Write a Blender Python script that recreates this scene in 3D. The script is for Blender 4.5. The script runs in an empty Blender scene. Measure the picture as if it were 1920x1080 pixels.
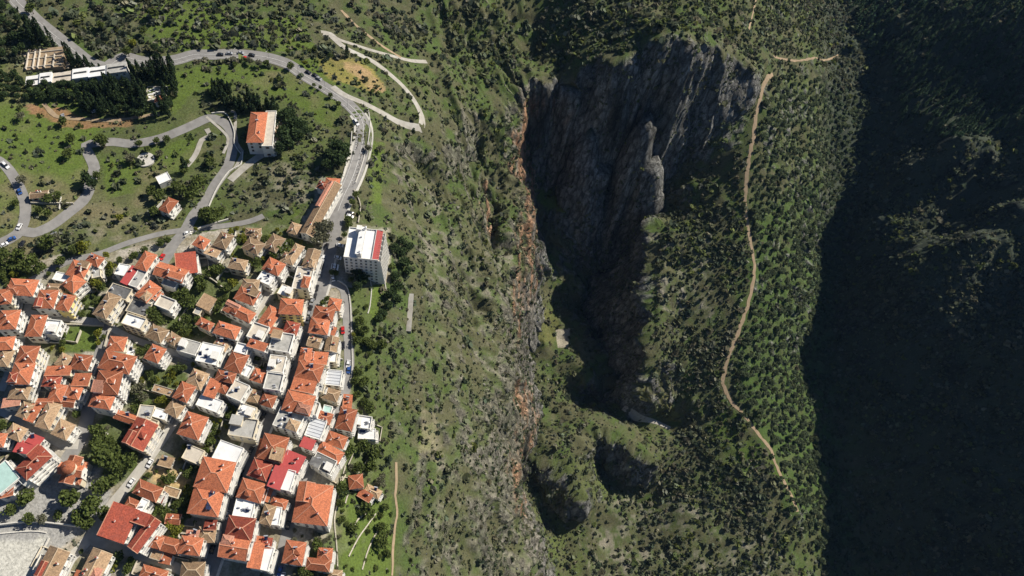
import bpy, math, random
import numpy as np
from mathutils import Vector, Matrix
from mathutils.bvhtree import BVHTree

# ------------------------------------------------------------------ camera, sky, sun, exposure
SC = bpy.context.scene
H = 312.0; PITCH = math.radians(59.3); FPX = 1280.0; U0 = 750.0; V0 = 540.0
cam_d = bpy.data.cameras.new('camera'); cam = bpy.data.objects.new('camera', cam_d)
SC.collection.objects.link(cam); SC.camera = cam
cam.location = (0, 0, H); cam.rotation_euler = (math.radians(90) - PITCH, 0, 0)
cam_d.sensor_width = 36; cam_d.lens = FPX / 1920 * 36; cam_d.shift_x = (960 - U0) / 1920
cam_d.clip_start = 1; cam_d.clip_end = 6000
SUN_EL = math.radians(38); SUN_AZ = math.atan2(0.90, 0.44)          # azimuth clockwise from +Y
world = bpy.data.worlds.new('World'); SC.world = world; world.use_nodes = True
wn = world.node_tree.nodes; wl = world.node_tree.links
sky = wn.new('ShaderNodeTexSky'); sky.sky_type = 'NISHITA'; sky.sun_disc = False
sky.sun_elevation = SUN_EL; sky.sun_rotation = SUN_AZ; sky.altitude = 600; sky.ozone_density = 8.0
wl.new(sky.outputs[0], wn['Background'].inputs[0]); wn['Background'].inputs[1].default_value = 0.05
sd = bpy.data.lights.new('sun', 'SUN'); sun = bpy.data.objects.new('sun', sd); SC.collection.objects.link(sun)
sd.energy = 5.0; sd.angle = math.radians(0.5); sd.color = (1.0, 0.93, 0.81)
sdir = Vector((math.sin(SUN_AZ) * math.cos(SUN_EL), math.cos(SUN_AZ) * math.cos(SUN_EL), math.sin(SUN_EL)))
sun.rotation_euler = sdir.to_track_quat('Z', 'Y').to_euler(); sun.location = sdir * 900
SC.view_settings.view_transform = 'Standard'; SC.view_settings.look = 'None'
SC.view_settings.exposure = 0.38; SC.view_settings.gamma = 1.0
SC.cycles.max_bounces = 4; SC.cycles.diffuse_bounces = 2

rnd = random.Random(7); RN = np.random.default_rng(11)
# ------------------------------------------------------------------ pixel <-> place helpers
cp, sp = math.cos(PITCH), math.sin(PITCH)
def unproj(u, v, z):
    u = np.asarray(u, float); v = np.asarray(v, float)
    a = (u - U0) / FPX; b = (v - V0) / FPX
    ry = cp - b * sp; rz = -sp - b * cp
    t = (z - H) / rz
    return a * t, ry * t
def proj(x, y, z):
    dz = z - H; d = y * cp - dz * sp; up = y * sp + dz * cp
    d = np.maximum(d, 1e-3)
    return U0 + FPX * x / d, V0 - FPX * up / d

# ------------------------------------------------------------------ numpy noise
def _h(ix, iy, iz, s):
    n = (ix * 374761393 + iy * 668265263 + iz * 2147483647 + s * 1274126177) & 0xffffffff
    n = ((n ^ (n >> 13)) * 1274126177) & 0xffffffff
    n = ((n ^ (n >> 16)) * 2246822519) & 0xffffffff
    return ((n ^ (n >> 15)) & 0xffffff) / float(0xffffff) * 2 - 1
def vnoise(x, y, z, s=0):
    ix = np.floor(x).astype(np.int64); iy = np.floor(y).astype(np.int64); iz = np.floor(z).astype(np.int64)
    fx = x - ix; fy = y - iy; fz = z - iz
    fx = fx * fx * (3 - 2 * fx); fy = fy * fy * (3 - 2 * fy); fz = fz * fz * (3 - 2 * fz)
    r = 0
    for a in (0, 1):
        for b in (0, 1):
            for c in (0, 1):
                w = (fx if a else 1 - fx) * (fy if b else 1 - fy) * (fz if c else 1 - fz)
                r = r + w * _h(ix + a, iy + b, iz + c, s)
    return r
def fbm(x, y, z, oct=4, s=0):
    r = 0; a = 1.0; f = 1.0; t = 0
    for k in range(oct):
        r = r + a * vnoise(x * f, y * f, z * f, s + k * 17); t += a; a *= .5; f *= 2.03
    return r / t
def ridged(x, y, z, oct=4, s=0):
    r = 0; a = 1.0; f = 1.0; t = 0
    for k in range(oct):
        r = r + a * (1 - 2 * np.abs(vnoise(x * f, y * f, z * f, s + k * 31))); t += a; a *= .5; f *= 2.03
    return r / t
def inpoly(u, v, poly):
    r = np.zeros(np.shape(u), bool); n = len(poly)
    for i in range(n):
        x1, y1 = poly[i]; x2, y2 = poly[(i + 1) % n]
        if y1 == y2: continue
        c = ((v > y1) != (v > y2)) & (u < (x2 - x1) * (v - y1) / (y2 - y1) + x1)
        r ^= c
    return r
def seg_dist(x, y, line):
    d = np.full(np.shape(x), 1e9)
    for (x1, y1), (x2, y2) in zip(line[:-1], line[1:]):
        dx, dy = x2 - x1, y2 - y1; L = dx * dx + dy * dy + 1e-9
        t = np.clip(((x - x1) * dx + (y - y1) * dy) / L, 0, 1)
        d = np.minimum(d, np.hypot(x - x1 - t * dx, y - y1 - t * dy))
    return d

# ------------------------------------------------------------------ terrain control: (u, v, height)
def town_z(u, v):
    # the town steps down towards the gorge, across its streets
    ax, ay, bx, by = 625, 480, 400, 1060
    L = math.hypot(bx - ax, by - ay); s = ((u - ax) * (by - ay) - (v - ay) * (bx - ax)) / L
    return -0.034 * s if s < 0 else -0.05 * s
CTRL = []
for v in range(480, 1181, 60):
    for u in range(-100, 661, 75):
        if u < 640 - max(0, (v - 480)) * 0.0: CTRL.append((u, v, town_z(u, v)))
CTRL += [(-100,-100,45),(0,0,32),(-100,100,38),(-100,250,32),(-100,380,27),(100,0,27),(100,-100,35),(200,0,22),(300,-100,25),(400,0,14),(500,-100,18),(560,0,4),
 (0,120,27),(0,250,25),(0,380,22),(120,130,22),(120,250,18),(120,350,16),(230,120,17),(250,220,13),(250,320,10),(250,410,9),(350,110,13),(350,200,11),(350,290,8),(350,390,7),
 (440,110,10),(440,200,7),(440,300,4),(440,400,3.5),(540,120,5),(540,200,3),(500,340,3),(560,420,1),(600,160,2),(620,240,0),(640,320,0),(650,400,0),(640,60,-4),(700,120,-10),
 (670,210,0),(690,250,-1),(700,300,-8),(690,360,-4),(680,430,-3),(730,440,-12),(745,520,-18),(720,560,-14),(690,640,-10),(720,700,-20),(700,780,-22),(700,860,-26),(700,960,-30),(700,1080,-33),(700,1180,-33),
 (650,90,-3),(750,160,-16),(792,235,-26),(745,228,-18),(700,0,-14),(760,60,-24),(780,120,-30),(850,0,-32),(850,-100,-15),(700,-100,2),(1000,-100,-25),
 (850,100,-52),(850,180,-50),(820,250,-42),(900,110,-62),(900,190,-60),(760,300,-30),(800,330,-50),(740,360,-22),
 (780,400,-45),(790,500,-42),(800,600,-46),(780,700,-38),(790,800,-46),(780,900,-42),(790,1000,-50),(780,1080,-52),(790,1180,-55),
 (850,330,-72),(850,420,-70),(860,500,-72),(860,600,-72),(850,700,-66),(860,800,-78),(860,900,-82),(870,1000,-95),(870,1080,-98),(880,1180,-105),
 (920,250,-78),(915,330,-92),(915,400,-98),(920,480,-98),(915,560,-98),(915,650,-102),(920,740,-112),(920,830,-122),(925,920,-135),(935,1000,-142),(950,1080,-150),(960,1180,-160)]
# lines: list of (u, v, z); each is densified
LINES = [
 # rim of the left ridge
 [(958,168,-70),(963,220,-88),(970,300,-112),(982,380,-128),(985,460,-140),(982,540,-150),(968,600,-158),(960,650,-162),(972,720,-180),(985,780,-192),(962,850,-196),(955,900,-196),(965,960,-196),(985,1020,-196),(1003,1080,-198),(1020,1180,-200)],
 # foot under that rim
 [(972,330,-150),(992,380,-172),(997,460,-196),(994,540,-212),(978,600,-222),(972,650,-228),(986,720,-236),(1000,780,-244),(982,850,-252),(976,910,-256),(985,960,-256),(1003,1020,-258),(1020,1080,-262),(1036,1180,-264)],
 # rim of the tableland cliff
 [(962,165,-73),(1000,163,-73),(1050,158,-71),(1110,146,-66),(1190,143,-61),(1270,128,-61),(1350,122,-69),(1405,126,-86)],
 # foot of that cliff
 [(985,300,-146),(1020,325,-166),(1060,345,-180),(1130,378,-206),(1190,404,-222)],
 [(1252,345,-176),(1272,300,-158),(1310,262,-140),(1350,230,-124),(1400,170,-104)],
 # crest of the rock fin
 [(1225,400,-190),(1225,430,-182),(1222,500,-190),(1215,600,-207),(1212,680,-222),(1206,745,-238)],
 # foot of the fin
 [(1190,430,-238),(1160,480,-254),(1120,540,-268),(1100,600,-280),(1110,660,-286),(1140,720,-290),(1180,765,-286)],
 # alcove ledge then second wall
 [(1000,360,-176),(1050,395,-190),(1100,420,-212),(1140,440,-228)],
 [(1000,450,-212),(1040,490,-228),(1080,540,-262)],
 # second spur rim (left of the dark ravine) and its foot
 [(1060,590,-246),(1095,640,-252),(1130,690,-260),(1150,735,-266)],
 # lower outcrops: rim / foot
 [(1085,690,-250),(1100,700,-252)], [(1095,745,-276),(1140,755,-280)],
 [(1000,820,-236),(1060,835,-236),(1100,800,-246),(1160,810,-250),(1215,860,-258)],
 [(1110,850,-276),(1170,905,-290),(1210,905,-286)],
 [(1000,850,-240),(1040,860,-240),(1075,905,-250),(1085,930,-254)],
 [(985,905,-254),(1020,945,-276),(1070,960,-282),(1085,955,-276)],
 # gully floor and valley line
 [(1640,100,-172),(1628,170,-188),(1618,250,-206),(1600,400,-238),(1575,500,-262),(1560,600,-276),(1556,700,-290),(1562,800,-300),(1575,900,-310),(1585,1000,-320),(1600,1080,-326),(1610,1180,-330)],
 # earth track
 [(1440,145,-106),(1420,220,-124),(1400,330,-150),(1408,430,-176),(1412,520,-196),(1385,620,-218),(1355,720,-240),(1395,790,-256),(1440,845,-268),(1465,900,-276),(1495,960,-284)],
]
CTRL += [(1108,152,-67),(1115,220,-93),(1121,290,-135),(1126,350,-171),(1068,220,-107),(1072,290,-151),(1165,220,-107),(1165,290,-152),(1160,350,-194),(1020,230,-112),(1020,285,-148),(1228,200,-81),(1228,290,-128),(1226,350,-162),(1262,200,-98),(1266,255,-130),(1330,180,-97),(1335,212,-114)]
CTRL += [(1000,590,-232),(1020,640,-240),(1052,640,-250),(1000,530,-225),(1040,560,-244),(1010,700,-244),(1060,740,-262),(1040,780,-256),(1020,900,-262),
 (1100,960,-280),(1180,960,-290),(1100,1060,-288),(1200,1060,-294),(1180,800,-280),(1240,780,-272),(1240,740,-250),(1260,700,-238),(1260,600,-212),(1260,500,-192),(1270,420,-178),(1310,340,-160),(1330,440,-178),(1340,540,-198),(1320,640,-222),(1300,740,-246),(1300,840,-268),(1300,940,-282),(1300,1060,-294),(1250,1180,-300),(1400,920,-280),(1400,1020,-292),(1400,1180,-304),
 (1000,135,-73),(1000,112,-76),(950,100,-73),(980,40,-62),(1000,0,-50),(1060,60,-58),(1060,110,-70),(1060,20,-50),(900,20,-38),(930,60,-58),(1150,100,-60),(1150,0,-42),(1250,60,-52),(1250,0,-42),(1250,-100,-30),(1350,60,-66),(1400,0,-72),(1450,-100,-80),(1450,80,-100),(1500,0,-112),(1530,110,-136),(1600,0,-150),(1650,-60,-150),
 (1480,250,-156),(1480,400,-192),(1490,540,-226),(1470,660,-250),(1470,760,-270),(1510,860,-290),(1530,1000,-305),(1500,1120,-308),
 (1540,200,-168),(1540,330,-196),
 (1700,0,-140),(1760,40,-140),(1800,0,-130),(1920,0,-112),(2000,0,-102),(1920,-100,-115),(1680,110,-160),(1700,200,-178),(1760,210,-170),(1800,120,-150),(1920,120,-134),(1850,220,-164),(1760,280,-180),(1700,330,-196),(1740,290,-190),(1800,272,-162),(1850,290,-166),(1820,330,-188),(1920,250,-156),(2000,250,-145),
 (1650,420,-222),(1740,400,-214),(1830,370,-196),(1920,380,-152),(1650,540,-232),(1690,530,-214),(1740,505,-196),(1800,482,-178),(1870,432,-154),(1750,450,-216),(1820,415,-200),(1840,560,-204),(1920,520,-182),(2000,500,-160),
 (1660,640,-254),(1760,640,-232),(1850,660,-214),(1920,660,-198),(1660,760,-270),(1760,780,-250),(1860,780,-228),(1920,800,-216),(1680,900,-282),(1780,900,-256),(1920,900,-224),(1700,1020,-300),(1800,1040,-280),(1920,1060,-246),(1700,1100,-300),(1920,1180,-244),(1750,1180,-290)]
WORLD = [(-500,-100,60),(-500,250,75),(-500,600,110),(-420,800,130),(-150,800,60),(100,850,20),(300,850,-20),(500,900,-60),(700,850,-230),(950,850,-200),(950,600,-120),(950,350,30),(950,100,40),(950,-150,20),
 (700,150,-60),(700,300,-45),(700,450,-70),(700,620,-175),(640,0,-120),(600,-120,-160),(400,-150,-310),(200,-150,-270),(60,-150,-80),(0,-150,-45),(-120,-150,5),(-250,-100,15)]
pts = list(CTRL)
for ln in LINES:
    for (a, b) in zip(ln[:-1], ln[1:]):
        n = max(1, int(math.hypot(a[0]-b[0], a[1]-b[1]) / 18))
        for k in range(n):
            t = k / n; pts.append(tuple(a[i]*(1-t)+b[i]*t for i in range(3)))
    pts.append(ln[-1])
P = np.array(pts, float)
cx_, cy_ = unproj(P[:,0], P[:,1], P[:,2])
C3 = np.column_stack([cx_, cy_, P[:,2]]); C3 = np.vstack([C3, np.array(WORLD, float)])
keep = []                                                           # drop near-duplicate controls
for i, c in enumerate(C3):
    if all((c[0]-C3[j][0])**2 + (c[1]-C3[j][1])**2 > 9 for j in keep): keep.append(i)
C3 = C3[keep]
D = np.hypot(C3[:,None,0]-C3[None,:,0], C3[:,None,1]-C3[None,:,1])
n_ = len(C3); A = np.zeros((n_+3, n_+3)); A[:n_,:n_] = D - np.eye(n_) * 0.6
A[:n_,n_] = 1; A[:n_,n_+1:] = C3[:,:2] / 100; A[n_:,:n_] = A[:n_,n_:].T
W = np.linalg.solve(A, np.concatenate([C3[:,2], [0,0,0]]))
def base_z(x, y):
    x = np.asarray(x, float).ravel(); y = np.asarray(y, float).ravel(); out = np.empty(len(x))
    for s in range(0, len(x), 40000):
        xx = x[s:s+40000]; yy = y[s:s+40000]
        d = np.sqrt((xx[:,None]-C3[None,:,0])**2 + (yy[:,None]-C3[None,:,1])**2)
        out[s:s+40000] = d @ W[:n_] + W[n_] + W[n_+1]*xx/100 + W[n_+2]*yy/100
    return out

# ------------------------------------------------------------------ roads (pixel polylines, width in metres)
ROADS = [
 ('main_road', 'asphalt', 9.0, [(22,-40),(30,0),(48,20),(70,42),(100,66),(138,95),(162,115),(180,126),(200,128),(215,118),(235,112),(262,116),(290,120),(330,113),(365,106),(400,103),(440,103),(500,112),(540,124),(570,141),(600,160),(640,187),(665,208),(679,230),(682,255),(676,290),(666,320),(656,345),(645,370),(634,400)]),
 ('main_street', 'asphalt', 8.0, [(634,400),(625,440),(615,480),(606,520),(594,560),(580,600),(563,650),(543,700),(518,750),(493,800),(468,850),(449,900),(432,950),(417,1000),(399,1045),(380,1100)]),
 ('park_road', 'asphalt', 6.0, [(-20,470),(20,448),(45,437),(65,438),(100,425),(135,400),(155,380),(165,362),(174,340),(180,320),(172,300),(164,278),(188,270),(215,270),(250,270),(300,262),(340,250),(370,235),(392,224),(412,226),(430,242),(438,265),(436,290),(425,320),(405,350),(385,380),(365,405),(346,436),(328,460),(308,490),(280,520),(255,548),(230,580),(207,612),(195,645),(186,690),(174,740),(165,790),(150,830),(125,870)]),
 ('left_road', 'asphalt', 5.5, [(-30,290),(0,303),(18,320),(34,345),(46,375),(51,402),(46,425),(36,442)]),
 ('village_lane', 'asphalt', 3.6, [(60,530),(78,520),(100,506),(139,492),(191,475),(244,459),(300,443),(338,434),(380,431),(430,425),(470,415),(495,408)]),
 ('lower_street', 'asphalt', 5.0, [(606,545),(618,536),(633,534),(645,545),(650,570),(653,620),(655,680),(650,720),(641,752),(626,792),(606,832),(586,872),(567,912),(551,955),(540,1000),(530,1040),(520,1100)]),
 ('paved_street', 'paving', 4.5, [(548,498),(528,522),(490,575),(455,622),(420,668),(385,715),(342,775),(300,832),(270,875),(240,915),(212,950),(185,985),(160,1020),(125,1060),(95,1100)]),
 ('cross_lane', 'paving', 3.2, [(207,615),(260,640),(340,668),(400,690),(470,718),(520,737)]),
 ('west_street', 'paving', 4.5, [(-40,745),(0,768),(60,800),(122,834),(150,835)]),
 ('alley', 'paving', 3.5, [(75,525),(62,560),(52,590),(42,640),(24,688),(4,735)]),
 ('garden_alley', 'paving', 3.5, [(55,588),(88,594),(150,600),(204,606)]),
 ('south_lane', 'paving', 4.0, [(190,985),(169,1009),(215,1026),(267,1042),(320,1060),(372,1085)]),
 ('switchback_road', 'concrete', 4.2, [(606,66),(622,72),(650,95),(700,117),(740,150),(775,190),(791,222),(788,244),(772,243),(748,230),(700,203),(650,181),(624,166)]),
 ('hill_track', 'concrete', 3.0, [(602,62),(620,66),(640,80),(700,98),(760,112),(800,119)]),
 ('ridge_track', 'track', 2.2, [(640,24),(680,60),(720,90),(752,108)]),
 ('church_drive', 'concrete', 4.5, [(432,340),(455,318),(478,300),(497,288)]),
 ('garden_path', 'concrete', 1.6, [(388,222),(420,250),(428,262),(425,282),(420,292)]),
 ('park_path', 'concrete', 3.0, [(388,243),(396,258),(380,268),(373,285),(365,300),(352,316)]),
 ('stone_path', 'concrete', 1.8, [(434,212),(442,214),(443,268),(455,285),(450,300),(440,318)]),
 ('earth_track', 'track', 3.4, [(1448,142),(1436,152),(1424,185),(1414,240),(1406,290),(1398,330),(1396,360)]),
 ('earth_track', 'track', 3.2, [(1396,352),(1396,400),(1402,440),(1410,475),(1413,520),(1405,560),(1392,600),(1372,650),(1357,700),(1354,722)]),
 ('earth_track', 'track', 2.8, [(1354,722),(1370,755),(1400,788),(1432,828),(1446,845),(1452,870),(1466,900),(1480,925),(1494,960)]),
 ('gully_track', 'concrete', 3.5, [(1168,765),(1180,775),(1205,786),(1235,795),(1255,805)]),
 ('far_track', 'track', 1.5, [(1448,108),(1500,114),(1540,114),(1570,106)]),
 ('far_track', 'track', 1.5, [(1402,60),(1410,30),(1416,0),(1420,-40)]),
 ('terrace_path', 'track', 1.1, [(742,868),(744,900),(741,930),(745,958),(738,1010),(736,1080)]),
 ('field_track', 'track', 2.4, [(85,200),(105,218),(150,228),(200,230),(250,225),(300,215)]),
]
def world_line(line, step=6.0):
    """pixel polyline -> world XY polyline lying on the smooth base terrain"""
    out = []
    for (u, v) in line:
        z = -20.0
        lo, hi = -360.0, 160.0                                     # first crossing from above along the pixel's ray
        zs = np.linspace(hi, lo, 260); x, y = unproj(u, v, zs); b = base_z(x, y)
        k = int(np.argmax(zs <= b)); z = zs[k]
        x, y = unproj(u, v, z); out.append((float(x), float(y)))
    # Catmull-Rom densify
    res = []
    n = len(out)
    for i in range(n-1):
        p0 = out[max(i-1,0)]; p1 = out[i]; p2 = out[i+1]; p3 = out[min(i+2,n-1)]
        m = max(1, int(math.dist(p1, p2) / step))
        for k in range(m):
            t = k/m; t2=t*t; t3=t2*t
            res.append(tuple(0.5*((2*p1[j])+(-p0[j]+p2[j])*t+(2*p0[j]-5*p1[j]+4*p2[j]-p3[j])*t2+(-p0[j]+3*p1[j]-3*p2[j]+p3[j])*t3) for j in (0,1)))
    res.append(out[-1]); return res
RW = [(nm, mt, w, world_line(l, 3.0)) for nm, mt, w, l in ROADS]

# ------------------------------------------------------------------ terrain grid
def axis(segs):
    a = [segs[0][0]]
    for (s, e, st) in segs:
        n = max(1, int(round((e-s)/st))); a += [s+(e-s)*(k+1)/n for k in range(n)]
    return np.array(a)
GX = axis([(-520,-330,8),(-330,-20,2.0),(-20,40,1.4),(40,270,1.05),(270,560,2.0),(560,700,4),(700,960,10)])
GY = axis([(-160,20,6),(20,130,2.0),(130,470,1.15),(470,640,2.2),(640,880,8)])
NX, NY = len(GX), len(GY)
XX, YY = np.meshgrid(GX, GY); X = XX.ravel(); Y = YY.ravel()
Z0 = base_z(X, Y)
zg = Z0.reshape(NY, NX)
gy_, gx_ = np.gradient(zg, GY, GX); SL = np.hypot(gx_, gy_).ravel()
PU, PV = proj(X, Y, Z0)
TOWN = [(-140,520),(60,500),(100,478),(180,478),(330,445),(500,415),(560,425),(585,380),(600,330),(650,340),(640,400),(670,420),(735,430),(730,530),(665,540),(668,720),(715,780),(700,900),(640,920),(655,1000),(640,1200),(-140,1200)]
town = inpoly(PU, PV, TOWN) & (X < 60)
PARK = [(-140,120),(300,95),(560,110),(680,215),(690,260),(660,400),(560,430),(350,450),(100,490),(-140,520)]
park = inpoly(PU, PV, PARK) & (X < 40)
rd = np.full(X.shape, 1e9)
for nm, mt, w, l in RW:
    l2 = l[::2] + [l[-1]]
    bx0 = min(p[0] for p in l)-30; bx1 = max(p[0] for p in l)+30; by0 = min(p[1] for p in l)-30; by1 = max(p[1] for p in l)+30
    m = (X>bx0)&(X<bx1)&(Y>by0)&(Y<by1)
    rd[m] = np.minimum(rd[m], seg_dist(X[m], Y[m], l2) - w/2)
flat = np.clip((rd - 1.0) / 8.0, 0, 1)
steep = np.clip((SL - 0.75) / 0.7, 0, 1)
gorge = np.clip((X - 5) / 40, 0, 1)
amp = np.where(town, 0.0, np.where(park, 0.55, 1.0)) * flat
dz = fbm(X/38, Y/38, Z0*0, 5, 3) * 5.0 * (0.35 + 0.65*gorge) + ridged(X/17, Y/17, Z0/40, 4, 5) * (0.8 + 3.6*steep) * np.where(X>420, .5, 1)
dz += ridged(X/60+3, Y/60, Z0/90, 3, 45) * 6.0 * np.clip((X-410)/60, 0, 1)
dz += (ridged((X+.5*Y)/95+1.7, (Y-.3*X)/170, Z0*0, 3, 145)) * 17 * np.clip((X-425)/70, 0, 1) 
crag = np.clip((X-8)/30, 0, 1)*np.clip((112-X)/20, 0, 1)
dz += (ridged((X+.4*Y)/6.5, Y/24, Z0*0, 3, 61)+.2) * 2.8 * crag * np.clip(fbm(X/30, Y/30, Z0*0, 2, 62)*2+.6, 0, 1)
dz += (ridged((X+.25*Y)/24, Y/75, Z0*0, 3, 163)-.1) * 7.5 * np.clip((X-12)/25, 0, 1)*np.clip((112-X)/15, 0, 1)
for gl, gd, gw in [([(885,250),(905,330),(925,400),(935,455)], 19, 46), ([(868,505),(880,560),(885,590)], 10, 32), ([(795,870),(800,960),(770,1010)], 6, 26), ([(770,290),(800,330),(830,380)], 7, 30)]:
    dz -= gd * np.clip(1 - seg_dist(PU + 26*fbm(X/18, Y/18, Z0*0, 3, 5), PV, gl)/gw, 0, 1)**1.3
Z1 = Z0 + dz * amp
# push steep rock in and out sideways: upright ribs, flutes and hollows
gn = np.maximum(SL, 1e-3); nx_ = -gx_.ravel()/gn; ny_ = -gy_.ravel()/gn
rib = ridged(X/21, Y/21, Z0/110, 4, 71) * 8.0 + ridged(X/8, Y/8, Z0/45, 3, 91) * 3.0 + fbm(X/45, Y/45, Z0/45, 2, 33) * 6
but = ridged(X/52+.3, Y/70, Z0*0, 2, 123) * 6 + ridged(X/19, Y/40, Z0/200, 2, 124) * 6
rib += but * np.clip((X-95)/20, 0, 1) * np.clip((Y-180)/40, 0, 1) * np.clip((270-X)/40, 0, 1)
rib *= steep * amp * np.clip((X-20)/50, 0, 1) * np.where(X>400, .4, 1)
XD = X + nx_ * rib; YD = Y + ny_ * rib
ZG = Z1
print('terrain', NX, NY, len(X), 'controls', n_)
# ------------------------------------------------------------------ materials
MATS = {}
def nodes_of(m):
    m.use_nodes = True; nt = m.node_tree; return nt, nt.nodes, nt.links, nt.nodes['Principled BSDF']
def mat(name, col, rough=.85, var=.12, nscale=1.2, bump=.0, spec=.25, coords='Object', objvar=.0, metal=0, dirt=None, dscale=.25):
    """plain painted / plastered / stone surface with procedural mottling"""
    if name in MATS: return MATS[name]
    m = bpy.data.materials.new(name); nt, n, l, b = nodes_of(m)
    b.inputs['Roughness'].default_value = rough; b.inputs['Specular IOR Level'].default_value = spec
    b.inputs['Metallic'].default_value = metal
    tc = n.new('ShaderNodeTexCoord'); nz = n.new('ShaderNodeTexNoise'); nz.inputs['Scale'].default_value = nscale
    nz.inputs['Detail'].default_value = 5; l.new(tc.outputs[coords], nz.inputs['Vector'])
    mr = n.new('ShaderNodeMapRange'); mr.inputs[1].default_value = .3; mr.inputs[2].default_value = .7
    mr.inputs[3].default_value = 1 - var; mr.inputs[4].default_value = 1 + var; l.new(nz.outputs[0], mr.inputs[0])
    hs = n.new('ShaderNodeHueSaturation'); hs.inputs['Color'].default_value = (*col, 1)
    if objvar:
        oi = n.new('ShaderNodeObjectInfo'); m2 = n.new('ShaderNodeMapRange'); m2.inputs[3].default_value = 1 - objvar; m2.inputs[4].default_value = 1 + objvar
        l.new(oi.outputs['Random'], m2.inputs[0]); mu = n.new('ShaderNodeMath'); mu.operation = 'MULTIPLY'
        l.new(mr.outputs[0], mu.inputs[0]); l.new(m2.outputs[0], mu.inputs[1]); l.new(mu.outputs[0], hs.inputs['Value'])
    else: l.new(mr.outputs[0], hs.inputs['Value'])
    out = hs.outputs[0]
    if dirt:
        n2 = n.new('ShaderNodeTexNoise'); n2.inputs['Scale'].default_value = dscale; n2.inputs['Detail'].default_value = 6; n2.inputs['Roughness'].default_value = .65
        l.new(tc.outputs[coords], n2.inputs['Vector'])
        r2 = n.new('ShaderNodeMapRange'); r2.inputs[1].default_value = .5; r2.inputs[2].default_value = .68; r2.inputs[4].default_value = .6
        l.new(n2.outputs[0], r2.inputs[0]); mx = n.new('ShaderNodeMix'); mx.data_type = 'RGBA'
        l.new(r2.outputs[0], mx.inputs['Factor']); l.new(out, mx.inputs['A']); mx.inputs['B'].default_value = (*dirt, 1); out = mx.outputs['Result']
    l.new(out, b.inputs['Base Color'])
    if bump:
        bp = n.new('ShaderNodeBump'); bp.inputs['Strength'].default_value = bump; bp.inputs['Distance'].default_value = .2
        l.new(nz.outputs[0], bp.inputs['Height']); l.new(bp.outputs[0], b.inputs['Normal'])
    MATS[name] = m; return m
def tile_mat(name, col, dark):
    """clay tile roof: rows of tiles as fine waves, weathered patches, each roof a slightly different tone"""
    m = bpy.data.materials.new(name); nt, n, l, b = nodes_of(m); b.inputs['Roughness'].default_value = .8; b.inputs['Specular IOR Level'].default_value = .2
    tc = n.new('ShaderNodeTexCoord')
    nz = n.new('ShaderNodeTexNoise'); nz.inputs['Scale'].default_value = .55; nz.inputs['Detail'].default_value = 7; nz.inputs['Roughness'].default_value = .7
    l.new(tc.outputs['Object'], nz.inputs['Vector'])
    mr = n.new('ShaderNodeMapRange'); mr.inputs[1].default_value = .42; mr.inputs[2].default_value = .72; mr.inputs[4].default_value = .75; l.new(nz.outputs[0], mr.inputs[0])
    mx = n.new('ShaderNodeMix'); mx.data_type = 'RGBA'; mx.inputs['A'].default_value = (*col, 1); mx.inputs['B'].default_value = (*dark, 1); l.new(mr.outputs[0], mx.inputs['Factor'])
    vo = n.new('ShaderNodeTexVoronoi'); vo.inputs['Scale'].default_value = 2.6; l.new(tc.outputs['Object'], vo.inputs['Vector'])
    sv = n.new('ShaderNodeSeparateColor'); l.new(vo.outputs['Color'], sv.inputs[0])
    m3 = n.new('ShaderNodeMapRange'); m3.inputs[3].default_value = .72; m3.inputs[4].default_value = 1.25; l.new(sv.outputs[0], m3.inputs[0])
    oi = n.new('ShaderNodeObjectInfo'); m2 = n.new('ShaderNodeMapRange'); m2.inputs[3].default_value = .62; m2.inputs[4].default_value = 1.28; l.new(oi.outputs['Random'], m2.inputs[0])
    mu = n.new('ShaderNodeMath'); mu.operation = 'MULTIPLY'; l.new(m3.outputs[0], mu.inputs[0]); l.new(m2.outputs[0], mu.inputs[1])
    hs = n.new('ShaderNodeHueSaturation'); l.new(mx.outputs['Result'], hs.inputs['Color']); l.new(mu.outputs[0], hs.inputs['Value'])
    l.new(hs.outputs[0], b.inputs['Base Color'])
    wv = n.new('ShaderNodeTexWave'); wv.inputs['Scale'].default_value = 1.1; wv.inputs['Distortion'].default_value = .3; l.new(tc.outputs['Object'], wv.inputs['Vector'])
    bp = n.new('ShaderNodeBump'); bp.inputs['Strength'].default_value = .5; bp.inputs['Distance'].default_value = .12; l.new(wv.outputs[0], bp.inputs['Height']); l.new(bp.outputs[0], b.inputs['Normal'])
    MATS[name] = m; return m
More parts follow.
